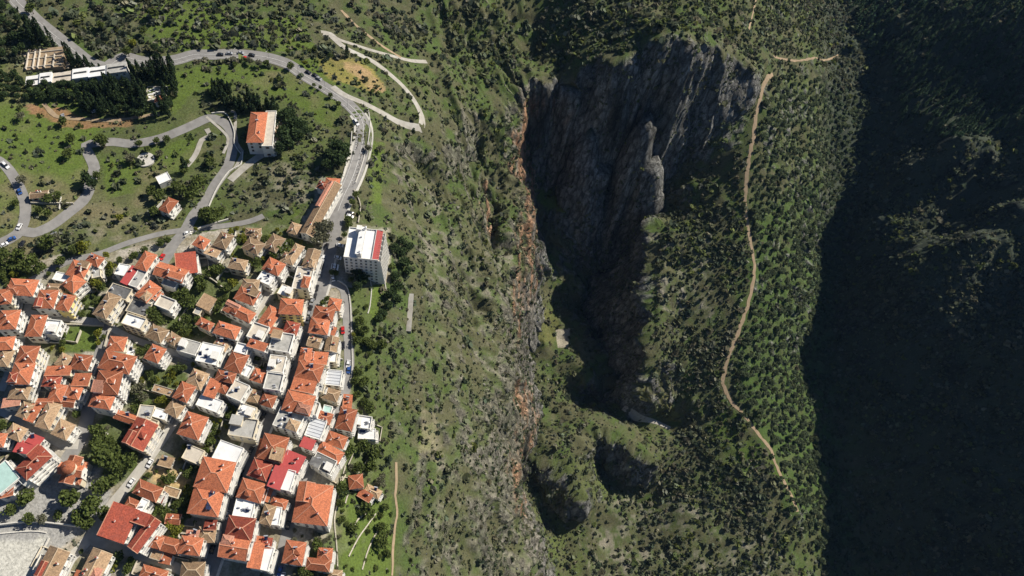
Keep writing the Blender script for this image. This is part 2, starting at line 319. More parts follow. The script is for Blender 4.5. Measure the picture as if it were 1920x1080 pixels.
def vcol_mat(name, rough=.95, nscale=.9, lo=.6, hi=1.45, bump=.6, bdist=.5, spec=.1, transl=0):
    """colour from the mesh's own colour attribute, broken up by fine noise"""
    m = bpy.data.materials.new(name); nt, n, l, b = nodes_of(m); b.inputs['Roughness'].default_value = rough; b.inputs['Specular IOR Level'].default_value = spec
    at = n.new('ShaderNodeAttribute'); at.attribute_name = 'Col'
    ge = n.new('ShaderNodeNewGeometry'); nz = n.new('ShaderNodeTexNoise'); nz.inputs['Scale'].default_value = nscale; nz.inputs['Detail'].default_value = 6; nz.inputs['Roughness'].default_value = .68
    l.new(ge.outputs['Position'], nz.inputs['Vector'])
    mr = n.new('ShaderNodeMapRange'); mr.inputs[1].default_value = .3; mr.inputs[2].default_value = .7; mr.inputs[3].default_value = lo; mr.inputs[4].default_value = hi; l.new(nz.outputs[0], mr.inputs[0])
    hs = n.new('ShaderNodeHueSaturation'); l.new(at.outputs['Color'], hs.inputs['Color']); l.new(mr.outputs[0], hs.inputs['Value']); l.new(hs.outputs[0], b.inputs['Base Color'])
    if bump:
        bp = n.new('ShaderNodeBump'); bp.inputs['Strength'].default_value = bump; bp.inputs['Distance'].default_value = bdist; l.new(nz.outputs[0], bp.inputs['Height']); l.new(bp.outputs[0], b.inputs['Normal'])
    MATS[name] = m; return m
tile_mat('tile_orange', (.47,.155,.075), (.27,.10,.06)); tile_mat('tile_red', (.33,.075,.045), (.20,.06,.045)); tile_mat('tile_tan', (.40,.27,.16), (.22,.15,.10)); tile_mat('tile_pink', (.52,.24,.165), (.36,.2,.14))
mat('ridge_tile', (.56,.28,.18), .8, .1); mat('ridge_tan', (.55,.42,.28), .8, .1)
mat('red_sheet', (.40,.07,.065), .6, .1); mat('white_roof', (.80,.80,.78), .7, .1, .5, dirt=(.5,.49,.46)); mat('grey_roof', (.42,.41,.38), .9, .15, .6, dirt=(.22,.22,.2), dscale=.5)
mat('dark_roof', (.13,.13,.13), .9, .25, .6, dirt=(.3,.3,.28)); mat('beige_roof', (.58,.52,.43), .9, .12, .6, dirt=(.36,.32,.27)); mat('metal_roof', (.72,.74,.76), .45, .06, .5, metal=.3); mat('teal_roof', (.42,.60,.55), .4, .15, .3)
mat('wall_white', (.78,.76,.70), .9, .08, .5, objvar=.06, dirt=(.5,.47,.4)); mat('wall_cream', (.68,.60,.45), .9, .08, .5, objvar=.08, dirt=(.45,.4,.3)); mat('wall_yellow', (.78,.62,.25), .9, .06, .5); mat('wall_stone', (.40,.36,.29), .95, .25, 2.5, bump=.5); mat('wall_blue', (.60,.66,.72), .9, .05)
mat('wood', (.16,.09,.05), .7, .2); mat('glass', (.03,.035,.04), .15, .2, spec=.6); mat('shutter', (.20,.10,.05), .7, .1); mat('rail', (.70,.69,.66), .6, .05); mat('slab', (.72,.70,.65), .9, .1)
mat('solar', (.012,.02,.06), .2, .15, spec=.6); mat('tank', (.65,.66,.68), .4, .1, metal=.5); mat('car_white', (.8,.8,.8), .3, .02, spec=.5); mat('car_black', (.02,.02,.025), .25, .05, spec=.5); mat('car_grey', (.3,.31,.33), .3, .05, spec=.5)
mat('car_red', (.55,.02,.02), .3, .02, spec=.5); mat('car_blue', (.03,.09,.30), .3, .02, spec=.5); mat('rubber', (.02,.02,.02), .9, .1); mat('metal_grey', (.25,.25,.26), .5, .05)
mat('asphalt', (.22,.213,.205), .95, .14, .35, coords='Object', dirt=(.29,.28,.265), dscale=.12); mat('paving', (.42,.40,.36), .95, .15, .6, dirt=(.24,.23,.21), dscale=.3); mat('concrete', (.34,.32,.28), .95, .15, .4, dirt=(.5,.49,.46), dscale=.07)
mat('track', (.33,.245,.16), .98, .2, .5, dirt=(.2,.18,.1), dscale=.25); mat('marking', (.75,.75,.73), .8, .1, 3); mat('kerb', (.55,.53,.48), .9, .15, 1.5)
mat('stonewall', (.48,.44,.36), .95, .25, 1.5, bump=.5); mat('bark', (.10,.075,.05), .95, .2, 3); mat('skin', (.55,.33,.24), .6, .05); mat('cloth_dark', (.03,.035,.06), .9, .1)
vcol_mat('terrain'); vcol_mat('foliage', .8, 1.6, .7, 1.35, 0, spec=.15)
def leafy():
    m = MATS['foliage']; nt = m.node_tree; n = nt.nodes; l = nt.links; b = n['Principled BSDF']; hs = [x for x in n if x.type == 'HUE_SAT'][0]
    tr = n.new('ShaderNodeBsdfTranslucent'); l.new(hs.outputs[0], tr.inputs[0]); mx = n.new('ShaderNodeMixShader'); mx.inputs[0].default_value = .38
    l.new(b.outputs[0], mx.inputs[1]); l.new(tr.outputs[0], mx.inputs[2]); l.new(mx.outputs[0], n['Material Output'].inputs[0])
leafy()

def streak_rock():
    # upright weathering streaks on rock, in the place's own 3-D coordinates
    m = MATS['terrain']; nt = m.node_tree; n = nt.nodes; l = nt.links; b = n['Principled BSDF']
    at = [x for x in n if x.type == 'ATTRIBUTE'][0]; hs = [x for x in n if x.type == 'HUE_SAT'][0]; ge = [x for x in n if x.type == 'NEW_GEOMETRY'][0]; bp = [x for x in n if x.type == 'BUMP'][0]; nz = [x for x in n if x.type == 'TEX_NOISE'][0]
    mp = n.new('ShaderNodeMapping'); mp.inputs['Scale'].default_value = (1, 1, .13); l.new(ge.outputs['Position'], mp.inputs[0])
    n2 = n.new('ShaderNodeTexNoise'); n2.inputs['Scale'].default_value = .30; n2.inputs['Detail'].default_value = 9; n2.inputs['Roughness'].default_value = .72; l.new(mp.outputs[0], n2.inputs['Vector'])
    r = n.new('ShaderNodeMapRange'); r.inputs[1].default_value = .36; r.inputs[2].default_value = .66; r.inputs[3].default_value = .4; r.inputs[4].default_value = 1.6; l.new(n2.outputs[0], r.inputs[0])
    mx = n.new('ShaderNodeMix'); mx.inputs['A'].default_value = 1; l.new(at.outputs['Alpha'], mx.inputs['Factor']); l.new(r.outputs[0], mx.inputs['B'])
    h2 = n.new('ShaderNodeHueSaturation'); l.new(hs.outputs[0], h2.inputs['Color']); l.new(mx.outputs[0], h2.inputs['Value']); l.new(h2.outputs[0], b.inputs['Base Color'])
    vo = n.new('ShaderNodeTexVoronoi'); vo.feature = 'DISTANCE_TO_EDGE'; vo.inputs['Scale'].default_value = .17
    mp2 = n.new('ShaderNodeMapping'); mp2.inputs['Scale'].default_value = (1, 1, .4); l.new(ge.outputs['Position'], mp2.inputs[0])
    wz = n.new('ShaderNodeVectorMath'); wz.operation = 'MULTIPLY_ADD'; l.new(n2.outputs['Color'], wz.inputs[0]); wz.inputs[1].default_value = (9,9,9); l.new(mp2.outputs[0], wz.inputs[2]); l.new(wz.outputs[0], vo.inputs['Vector'])
    cr = n.new('ShaderNodeMapRange'); cr.inputs[1].default_value = 0; cr.inputs[2].default_value = .14; cr.inputs[3].default_value = .5; cr.inputs[4].default_value = 1.05; l.new(vo.outputs['Distance'], cr.inputs[0])
    mc = n.new('ShaderNodeMath'); mc.operation = 'MULTIPLY'; l.new(r.outputs[0], mc.inputs[0]); l.new(cr.outputs[0], mc.inputs[1]); l.new(mc.outputs[0], mx.inputs['B'])
    ad = n.new('ShaderNodeMath'); ad.operation = 'ADD'; l.new(n2.outputs[0], ad.inputs[0]); ml = n.new('ShaderNodeMath'); ml.operation = 'MULTIPLY'; ml.inputs[1].default_value = .4; l.new(cr.outputs[0], ml.inputs[0]); l.new(ml.outputs[0], ad.inputs[1])
    m3 = n.new('ShaderNodeMath'); m3.operation = 'MULTIPLY'; l.new(ad.outputs[0], m3.inputs[0]); l.new(at.outputs['Alpha'], m3.inputs[1])
    b2 = n.new('ShaderNodeBump'); b2.inputs['Strength'].default_value = .9; b2.inputs['Distance'].default_value = 4; l.new(m3.outputs[0], b2.inputs['Height']); l.new(bp.outputs[0], b2.inputs['Normal']); l.new(b2.outputs[0], b.inputs['Normal'])
streak_rock()
def colattr(me, C):
    a = me.color_attributes.new('Col', 'FLOAT_COLOR', 'POINT')
    d = np.ones((len(C), 4), np.float32); d[:, :C.shape[1]] = C; a.data.foreach_set('color', d.ravel())
def npmesh(name, V, F, smooth=False, C=None, mt=None):
    me = bpy.data.meshes.new(name); V = np.asarray(V, np.float32); F = np.asarray(F, np.int32); k = F.shape[1]
    me.vertices.add(len(V)); me.vertices.foreach_set('co', V.ravel()); me.loops.add(F.size); me.loops.foreach_set('vertex_index', F.ravel())
    me.polygons.add(len(F)); me.polygons.foreach_set('loop_start', np.arange(0, F.size, k, dtype=np.int32))
    if smooth: me.polygons.foreach_set('use_smooth', np.ones(len(F), bool))
    me.update(calc_edges=True)
    if C is not None: colattr(me, C)
    if mt: me.materials.append(MATS[mt])
    return me
def link(name, me, kind=None, parent=None):
    o = bpy.data.objects.new(name, me); SC.collection.objects.link(o)
    if kind: o['kind'] = kind
    if parent is not None: o.parent = parent
    return o

# ------------------------------------------------------------------ ground colours (what grows or lies there; the far mountain's also holds painted shade)
def region(poly, soft=0): return inpoly(PU, PV, poly)
N1 = fbm(X/9, Y/9, Z0*0, 4, 201); N2 = fbm(X/33, Y/33, Z0*0, 3, 202); N3 = fbm(X/3.2, Y/3.2, Z0*0, 3, 203)
def mix(A, B, t): return A + (np.array(B) - A) * np.clip(t, 0, 1)[:, None]
COL = np.tile(np.array([.085,.085,.045]), (len(X), 1))                # dry scrub soil with thin grass
COL = mix(COL, (.065,.095,.028), .5 + 1.6*N1)
COL = mix(COL, (.13,.125,.08), 1.2*(N3-.18) + .4*N2)
GREEN = np.array([.085,.15,.018])
def paint(poly, c, k=1.0, n=.6, jag=10):
    """ground cover of one kind inside an outline, with a ragged edge"""
    global COL
    jx = fbm(X/14, Y/14, Z0*0+5, 2, 77)*jag; jy = fbm(X/14, Y/14, Z0*0+9, 2, 78)*jag
    m = inpoly(PU+jx, PV+jy, poly); COL = mix(COL, c, m * (k + n*N1 + n*.8*N3))
G1=(.090,.128,.028); G2=(.080,.104,.034); DRY=(.22,.19,.06); TAN=(.32,.22,.12); GREY=(.24,.23,.19); BEIGE=(.42,.38,.31)
paint([(-200,120),(300,100),(640,150),(640,260),(620,330),(500,300),(430,420),(100,490),(-200,500)], G2, .8, .8)
for pl in [[(-100,180),(180,170),(200,230),(160,280),(-100,300)],[(320,130),(400,118),(560,130),(640,200),(640,250),(540,190),(440,150),(360,180),(330,215),(310,160)],[(60,140),(40,190),(160,215),(210,190)],[(-100,290),(120,230),(170,300),(150,370),(-60,340)],
           [(190,300),(260,300),(270,360),(200,380)],[(280,270),(370,265),(350,320),(290,320)],[(520,108),(620,112),(660,140),(650,170),(600,150)],[(200,15),(340,0),(440,20),(500,70),(420,90),(300,70)],[(290,60),(430,45),(440,85),(300,100)],[(380,30),(560,35),(600,90),(420,95)],[(105,610),(195,610),(205,655),(170,670),(110,660)],
           [(700,530),(722,530),(720,600),(690,590)],[(560,400),(545,430),(530,425),(545,385)],[(-60,340),(35,350),(40,430),(-60,450)],[(60,400),(135,390),(125,415),(65,430)],[(640,940),(660,1020),(650,1100),(720,1100),(735,960),(700,930)],
           [(690,330),(720,330),(710,380),(690,380)],[(690,260),(720,270),(715,330),(690,330)],[(780,800),(815,800),(815,850),(780,850)],[(975,300),(1040,360),(1080,400),(990,370)],]:
    paint(pl, G1, .95, .5)
for pl in [[(960,550),(1030,570),(1060,630),(1040,660),(970,640)],[(965,770),(1000,800),(1010,850),(975,840)],[(1040,860),(1130,870),(1150,940),(1080,930),(1050,900)],[(960,930),(1060,960),(1100,1080),(1010,1060)]]: paint(pl, (.085,.105,.035), .6, .7)
paint([(590,105),(640,105),(700,130),(720,165),(690,175),(650,160),(620,150),(600,120)], DRY, .8, .6)
paint([(640,112),(690,135),(725,170),(700,172),(650,135)], TAN, .6, .8)
paint([(45,195),(110,205),(170,225),(180,240),(120,240),(60,215)], (.26,.14,.08), .8, .4); paint([(150,228),(250,222),(240,240),(160,240)], (.22,.13,.07), .8, .4)
paint([(1200,720),(1260,740),(1280,790),(1240,790),(1195,755)], (.15,.145,.05), .9, .3, 4)
paint([(965,560),(1010,570),(1050,610),(1040,650),(1000,640),(965,620)], (.12,.12,.045), .6, .4)
paint([(1040,618),(1068,618),(1064,655),(1045,655)], (.30,.27,.21), 1, .1, 1)
paint([(790,770),(815,775),(830,860),(810,870),(780,860)], (.22,.19,.13), .5, .6)
# bare rock ground
for pl in [[(420,300),(560,300),(600,340),(570,390),(480,400),(430,380)],[(140,370),(270,400),(330,440),(260,460),(130,460)],[(740,280),(810,290),(830,400),(760,420),(730,340)],[(820,760),(940,800),(1000,1100),(800,1100)],[(790,430),(960,440),(960,720),(830,720)],[(1220,440),(1340,440),(1340,600),(1230,580)],[(1100,940),(1420,930),(1500,1100),(1100,1100)]]:
    paint(pl, (.20,.185,.14), .1, 1.3)
# the olive groves: grass between the trees
paint([(1430,380),(1540,330),(1560,500),(1555,720),(1580,950),(1480,980),(1420,800),(1370,700),(1410,520)], (.060,.098,.026), .8, .7, 16)
paint([(1350,740),(1440,850),(1480,900),(1400,880),(1340,840)], (.075,.12,.02), .5, .7)
paint([(1460,120),(1620,190),(1640,240),(1560,240),(1480,170)], (.08,.11,.03), .5, .7)
paint([(1860,240),(1925,230),(1925,330),(1870,320)], (.12,.14,.05), .6, .7); paint([(1860,380),(2000,360),(2000,560),(1890,480)], (.11,.13,.05), .6, .7)
for pl in [[(-200,120),(300,100),(640,150),(640,260),(620,330),(430,420),(100,490),(-200,500)]]:
    m_g = inpoly(PU, PV, pl); COL = mix(COL, (.15,.135,.075), m_g*(1.3*N2+.9*N1-.05))
# town ground: lanes, yards, terraces with gardens
YARD = (.36,.33,.28)
tw = inpoly(PU, PV, TOWN)
COL = np.where(tw[:,None], mix(mix(np.tile(np.array(G2),(len(X),1)), YARD, .55+1.5*N1), (.20,.17,.11), .3+N3), COL)
for pl in [[(330,500),(420,500),(470,560),(440,600),(340,640),(300,600)],[(240,700),(330,680),(370,720),(300,770),(240,760)],[(200,760),(260,800),(260,900),(200,910),(150,870)],[(290,920),(370,870),(380,960),(300,1000)],[(640,780),(730,780),(730,930),(640,930)],[(-140,510),(120,500),(60,530),(-140,560)],[(540,400),(600,440),(560,500),(500,520),(420,480),(480,440)],[(105,610),(200,610),(205,660),(110,662)],[(150,540),(210,560),(180,600),(150,590)],[(560,1040),(640,1000),(650,1100),(540,1100)],[(640,540),(690,540),(720,780),(656,760)]]:
    paint(pl, G2, .9, .6, 4)
paint([(108,612),(196,612),(196,655),(112,660)], G1, 1, .3, 2)
paint([(640,930),(735,930),(740,1100),(640,1100)], G1, .8, .4, 3)
paint([(280,880),(370,880),(350,920),(290,915)], (.45,.33,.17), .8, .4, 3)
PLAZA = [(-140,925),(80,900),(140,890),(185,870),(215,950),(180,985),(120,1020),(70,1090),(-140,1120)]
paint(PLAZA, (.30,.295,.28), 1.0, .0, 1)
paint([(-140,1010),(90,1010),(60,1100),(-140,1100)], (.46,.45,.40), 1, .0, 1)
paint([(40,100),(120,92),(140,128),(50,135)], (.45,.38,.29), 1, .2, 2)
# rock faces: grey limestone, orange where fresh rock shows, shrubs holding in the cracks
st = fbm(XD/5, YD/5, ZG/42, 4, 301); st2 = fbm(XD/16, YD/16, ZG/90, 3, 302)
gy2, gx2 = np.gradient(ZG.reshape(NY, NX), GY, GX); SL2 = np.hypot(gx2, gy2).ravel()
rock = np.clip((SL2 - 1.25 - .35*np.clip((92-X)/20, 0, 1) + 1.1*N1 + .9*N3) / .7, 0, 1) * (1 - .3*np.clip((92-X)/20, 0, 1)) * np.where(tw, 0, 1)
RC = np.tile(np.array([.18,.18,.17]), (len(X), 1)); RC = mix(RC, (.29,.285,.265), 1.6*st+.15); RC = mix(RC, (.225,.205,.16), .75*np.clip((125-XD)/25, 0, 1)); RC = mix(RC, (.055,.055,.048), 2.2*(-st2-.12)); RC = mix(RC, (.17,.165,.15), 1.2*(st2-.1))
def near(pl, w): return np.clip(1 - seg_dist(PU, PV, pl)/w, 0, 1)
org = np.maximum.reduce([near([(966,205),(970,260),(975,340),(980,400)], 16), .9*near([(978,430),(972,500),(960,570),(950,640)], 22), .9*near([(965,730),(975,780),(955,830),(950,900),(965,960)], 22), near([(980,200),(1050,195)], 22), .5*near([(905,330),(920,420)], 14)])
st3 = fbm(XD/2.4, YD/15, Z0*0, 3, 311); org = np.clip(org*.62 + 1.9*st3 - .06, 0, 1) * np.clip(org*5, 0, 1)
RC = mix(RC, (.36,.215,.13), org)
rock = np.maximum(rock, np.clip(org*1.3, 0, 1))
COL = COL*(1-rock[:,None]) + RC*rock[:,None]
# far mountain: close dark scrub, its ground darkened further to paint in the shade
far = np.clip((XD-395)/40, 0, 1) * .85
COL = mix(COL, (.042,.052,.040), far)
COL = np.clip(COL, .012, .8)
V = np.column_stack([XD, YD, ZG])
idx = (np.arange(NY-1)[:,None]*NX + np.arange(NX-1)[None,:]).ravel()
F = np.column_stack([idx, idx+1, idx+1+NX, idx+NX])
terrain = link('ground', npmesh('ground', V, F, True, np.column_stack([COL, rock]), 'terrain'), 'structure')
FT = np.vstack([F[:, [0,1,2]], F[:, [0,2,3]]])
# BVH of the terrain for placing things (coarser in the far parts is fine)
BVH = BVHTree.FromPolygons(V.tolist(), F.tolist(), epsilon=0)
CO = Vector((0, 0, H))
def hit(u, v):
    a = (u-U0)/FPX; b = (v-V0)/FPX
    d = Vector((a, cp - b*sp, -sp - b*cp)).normalized()
    h = BVH.ray_cast(CO, d); return h[0]
def gz(x, y):
    h = BVH.ray_cast(Vector((x, y, 600)), Vector((0, 0, -1))); return h[0].z if h[0] else 0.0
def at_z(u, v, h):
    """world point that lies h above the ground and shows at pixel (u, v)"""
    p = hit(u, v)
    if p is None: return None
    z = p.z + h
    for _ in range(5):
        x, y = unproj(u, v, z); z = gz(float(x), float(y)) + h
    return Vector((float(x), float(y), z))

# ------------------------------------------------------------------ roads
def strip(line, off0, off1, dz, rag=0):
    L = [Vector((x, y, 0)) for x, y in line]; V = []; F = []
    for i, p in enumerate(L):
        t = (L[min(i+1, len(L)-1)] - L[max(i-1, 0)]).normalized(); nrm = Vector((-t.y, t.x, 0))
        for o in (off0, (off0+off1)/2, off1):
            if rag and o != (off0+off1)/2: o *= 1 + rag*(.6*math.sin(i*1.9+o*3)+.5*math.sin(i*.7+o)+rnd.uniform(-.5,.5))
            q = p + nrm*o; V.append((q.x, q.y, gz(q.x, q.y) + dz))
    for i in range(len(L)-1):
        for k in (0, 1): F.append((i*3+k, i*3+3+k, i*3+4+k, i*3+1+k))
    # keep the surface above the ground between its own points
    return V, F
def solid_strip(line, a, b, h, base=-.4):
    L = [Vector((x, y, 0)) for x, y in line]; V = []; F = []
    for i, p in enumerate(L):
        t = (L[min(i+1, len(L)-1)] - L[max(i-1, 0)]).normalized(); nrm = Vector((-t.y, t.x, 0))
        q0 = p + nrm*a; q1 = p + nrm*b; g = gz((q0.x+q1.x)/2, (q0.y+q1.y)/2)
        V += [(q0.x, q0.y, g+base), (q0.x, q0.y, g+h), (q1.x, q1.y, g+h), (q1.x, q1.y, g+base)]
    for i in range(len(L)-1):
        j = i*4
        for k in range(3): F.append((j+k, j+4+k, j+5+k, j+1+k))
    n = len(L)*4
    F.append((0, 1, 2, 3)); F.append((n-1, n-2, n-3, n-4))
    return V, F
def pmesh(name, V, F, mt, smooth=False):
    me = bpy.data.meshes.new(name); me.from_pydata(V, [], F); me.update(); me.materials.append(MATS[mt])
    if smooth:
        for p in me.polygons: p.use_smooth = True
    return me
RD = {}
for i, (nm, mt, w, l) in enumerate(RW):
    V_, F_ = strip(l, -w/2, w/2, .14 + .012*(i % 9), .4 if mt == 'track' else 0)
    link(nm, pmesh(nm, V_, F_, mt, True), 'structure'); RD.setdefault(nm, l)
def offs(line, o):
    L = [Vector((x, y, 0)) for x, y in line]; r = []
    for i, p in enumerate(L):
        t = (L[min(i+1, len(L)-1)] - L[max(i-1, 0)]).normalized(); r.append((p.x - t.y*o, p.y + t.x*o))
    return r
V_, F_ = strip(RD['main_road'], -.07, .07, .36); link('road_line', pmesh('road_line', V_, F_, 'marking'), 'structure')
for o in (-3.4,):
    V_, F_ = strip(RD['main_road'], o-.06, o+.06, .36); link('road_line', pmesh('road_line', V_, F_, 'marking'), 'structure')
def kerb(line, a, b, h, nm='pavement', mt='kerb'):
    V_, F_ = solid_strip(line, a, b, h); link(nm, pmesh(nm, V_, F_, mt), 'structure')
mr_ = RD['main_road']; k0 = int(len(mr_)*.78)
kerb(mr_[k0:], -5.9, -4.55, .3); kerb(mr_[k0:], 4.55, 5.9, .3)
kerb(RD['main_street'][8:], 4.05, 5.2, .3); kerb(RD['main_street'][8:], -5.2, -4.05, .3)
def wall_thing(line, a, b, h, label, name='stone_wall', cat='wall', mt='stonewall', group=None):
    V_, F_ = solid_strip(line, a, b, h); cx = sum(v[0] for v in V_)/len(V_); cy = sum(v[1] for v in V_)/len(V_); cz = min(v[2] for v in V_)
    o = link(name, pmesh(name, [(x-cx, y-cy, z-cz) for x, y, z in V_], F_, mt)); o.location = (cx, cy, cz)
    o['label'] = label; o['category'] = cat
    if group: o['group'] = group
    return o
# ------------------------------------------------------------------ small mesh builder
class MB:
    def __init__(s): s.v = []; s.f = []; s.m = []; s.mats = []
    def mi(s, mt):
        if mt not in s.mats: s.mats.append(mt)
        return s.mats.index(mt)
    def poly(s, V, F, mt):
        o = len(s.v); s.v += [tuple(p) for p in V]; s.f += [tuple(i+o for i in f) for f in F]; s.m += [s.mi(mt)]*len(F)
    def box(s, x0, x1, y0, y1, z0, z1, mt):
        s.poly([(x0,y0,z0),(x1,y0,z0),(x1,y1,z0),(x0,y1,z0),(x0,y0,z1),(x1,y0,z1),(x1,y1,z1),(x0,y1,z1)],
               [(0,3,2,1),(4,5,6,7),(0,1,5,4),(1,2,6,5),(2,3,7,6),(3,0,4,7)], mt)
    def beam(s, p, q, w, h, mt):
        p = Vector(p); q = Vector(q); d = (q-p).normalized(); n = Vector((-d.y, d.x, 0))
        if n.length < 1e-4: n = Vector((1,0,0))
        n = n.normalized()*w/2; u = d.cross(n).normalized()*h
        if u.z < 0: u = -u
        s.poly([p-n-u, p+n-u, p+n+u, p-n+u, q-n-u, q+n-u, q+n+u, q-n+u], [(0,1,2,3),(7,6,5,4),(0,4,5,1),(1,5,6,2),(2,6,7,3),(3,7,4,0)], mt)
    def cyl(s, c, r, h, n, mt, r2=None):
        r2 = r if r2 is None else r2; V = []
        for k in range(n):
            a = 2*math.pi*k/n; V.append((c[0]+r*math.cos(a), c[1]+r*math.sin(a), c[2]))
        for k in range(n):
            a = 2*math.pi*k/n; V.append((c[0]+r2*math.cos(a), c[1]+r2*math.sin(a), c[2]+h))
        s.poly(V, [tuple(range(n-1,-1,-1)), tuple(range(n, 2*n))] + [(k,(k+1)%n,n+(k+1)%n,n+k) for k in range(n)], mt)
    def mesh(s, name, smooth=False):
        me = bpy.data.meshes.new(name); me.from_pydata(s.v, [], s.f); me.update()
        for m in s.mats: me.materials.append(MATS[m])
        me.polygons.foreach_set('material_index', s.m)
        if smooth: me.polygons.foreach_set('use_smooth', [True]*len(s.f))
        return me
def empty(name, loc, rz=0, label=None, cat=None, group=None):
    o = bpy.data.objects.new(name, None); SC.collection.objects.link(o); o.location = loc; o.rotation_euler = (0,0,rz); o.empty_display_size = .5
    if label: o['label'] = label
    if cat: o['category'] = cat
    if group: o['group'] = group
    return o
def child(name, me, par, loc=(0,0,0), rz=0, sc=None):
    o = bpy.data.objects.new(name, me); SC.collection.objects.link(o); o.parent = par; o.location = loc; o.rotation_euler = (0,0,rz)
    if sc: o.scale = sc
    return o
ORD = 'first second third fourth fifth sixth seventh eighth ninth tenth eleventh twelfth thirteenth fourteenth fifteenth sixteenth seventeenth eighteenth nineteenth twentieth'.split()
ORD += ['twenty-'+w for w in ORD[:9]] + ['thirtieth'] + ['thirty-'+w for w in ORD[:9]] + ['fortieth'] + ['forty-'+w for w in ORD[:9]]
STREETS = [('main_street', 'main street'), ('lower_street', 'hairpin street'), ('paved_street', 'long pale lane'), ('park_road', 'park road'),
           ('cross_lane', 'cross lane'), ('west_street', 'street above plaza'), ('alley', 'leftmost alley'), ('garden_alley', 'alley above field'), ('south_lane', 'lane below plaza'),
           ('village_lane', 'lane under rocks'), ('main_road', 'curving main road'), ('switchback_road', 'switchback road'), ('left_road', 'left-edge road')]
SPX = {}
for nm, mt, w, l in ROADS: SPX.setdefault(nm, l)
def street_of(u, v):
    best = None
    for nm, desc in STREETS:
        l = SPX[nm]
        for (a, b) in zip(l[:-1], l[1:]):
            dx, dy = b[0]-a[0], b[1]-a[1]; L = dx*dx+dy*dy+1e-9; t = min(1, max(0, ((u-a[0])*dx+(v-a[1])*dy)/L))
            d = math.hypot(u-a[0]-t*dx, v-a[1]-t*dy)
            if best is None or d < best[0]: best = (d, nm, desc, (u-a[0]-t*dx), (v-a[1]-t*dy), dx, dy)
    return best
def side_words(b):
    if abs(b[5]) > abs(b[6]): return 'above' if b[4] < 0 else 'below'
    return 'left of' if b[3] < 0 else 'right of'
ROWS = {}                                                            # (what, street, side) -> [(sort, object, phrase)]
def enlist(o, phrase, u, v):
    b = street_of(u, v); sd_ = side_words(b); horiz = sd_ in ('above', 'below')
    ROWS.setdefault((phrase, b[2], sd_), []).append((u if horiz else v, o, horiz))
def write_labels():
    for (phrase, st_, sd_), L in ROWS.items():
        L.sort(key=lambda t: t[0])
        for i, (_, o, horiz) in enumerate(L):
            if len(L) == 1: o['label'] = f"{phrase} {sd_} {st_}"
            elif i == 0: o['label'] = f"{'leftmost' if horiz else 'topmost'} {phrase} {sd_} {st_}"
            elif i == len(L)-1: o['label'] = f"{'rightmost' if horiz else 'lowest'} {phrase} {sd_} {st_}"
            else: o['label'] = f"{phrase}, {ORD[i]} from {'left' if horiz else 'top'}, {sd_} {st_}"

# ------------------------------------------------------------------ houses
def window_mesh(fr):
    m = MB(); m.box(-.62,.62,0,.10,0,.10,fr); m.box(-.62,.62,0,.10,1.45,1.55,fr); m.box(-.62,-.52,0,.10,.1,1.45,fr); m.box(.52,.62,0,.10,.1,1.45,fr); m.box(-.03,.03,.03,.09,.1,1.45,fr)
    m.box(-.52,.52,0,.05,.1,1.45,'glass'); m.box(-.7,.7,0,.2,-.08,-.01,'slab'); return m.mesh('window')
def shutter_win():
    m = MB(); m.box(-.5,.5,0,.05,0,1.5,'glass'); m.box(-1.0,-.5,0,.09,-.02,1.52,'shutter'); m.box(.5,1.0,0,.09,-.02,1.52,'shutter'); m.box(-.6,.6,0,.2,-.12,-.03,'slab'); return m.mesh('window')
def door_win():
    m = MB(); m.box(-.65,.65,0,.06,0,2.1,'glass'); m.box(-.73,-.65,0,.12,0,2.2,'wall_white'); m.box(.65,.73,0,.12,0,2.2,'wall_white'); m.box(-.65,.65,0,.12,2.1,2.2,'wall_white'); m.box(-.04,.04,0,.1,0,2.15,'wall_white'); return m.mesh('balcony_door')
WIN = [window_mesh('wall_white'), shutter_win(), window_mesh('wood')]; BD = door_win()
def heater_mesh():
    m = MB(); m.poly([(-.7,.5,.2),(.7,.5,.2),(.7,1.8,1.2),(-.7,1.8,1.2),(-.7,.55,.12),(.7,.55,.12),(.7,1.85,1.12),(-.7,1.85,1.12)],[(0,1,2,3),(7,6,5,4),(0,4,5,1),(1,5,6,2),(2,6,7,3),(3,7,4,0)],'solar')
    m.box(-.95,-.9,1.7,1.76,0,1.2,'metal_grey'); m.box(.9,.95,1.7,1.76,0,1.2,'metal_grey'); m.box(-.9,.9,1.8,2.3,1.15,1.6,'tank'); return m.mesh('solar_heater')
def chimney_mesh():
    m = MB(); m.box(-.4,.4,-.3,.3,-1.2,1.1,'wall_white'); m.box(-.5,.5,-.4,.4,1.1,1.22,'slab'); m.box(-.3,.3,-.2,.2,1.22,1.5,'tile_orange'); m.box(-.42,.42,-.32,.32,1.5,1.6,'tile_red'); return m.mesh('chimney')
def acbox_mesh():
    m = MB(); m.box(-.5,.5,-.25,.25,0,.75,'tank'); m.cyl((0,-.25,.0),.01,.01,6,'metal_grey'); m.box(-.35,.35,-.29,-.25,.1,.65,'metal_grey'); return m.mesh('cooling_unit')
def tank_mesh():
    m = MB(); m.cyl((0,0,.25),.6,1.2,12,'tank'); m.cyl((0,0,1.45),.6,.15,12,'tank',.2); m.box(-.5,.5,-.5,.5,0,.25,'slab'); return m.mesh('water_tank')
HEAT = heater_mesh(); CHIM = chimney_mesh(); ACB = acbox_mesh(); TANK = tank_mesh()
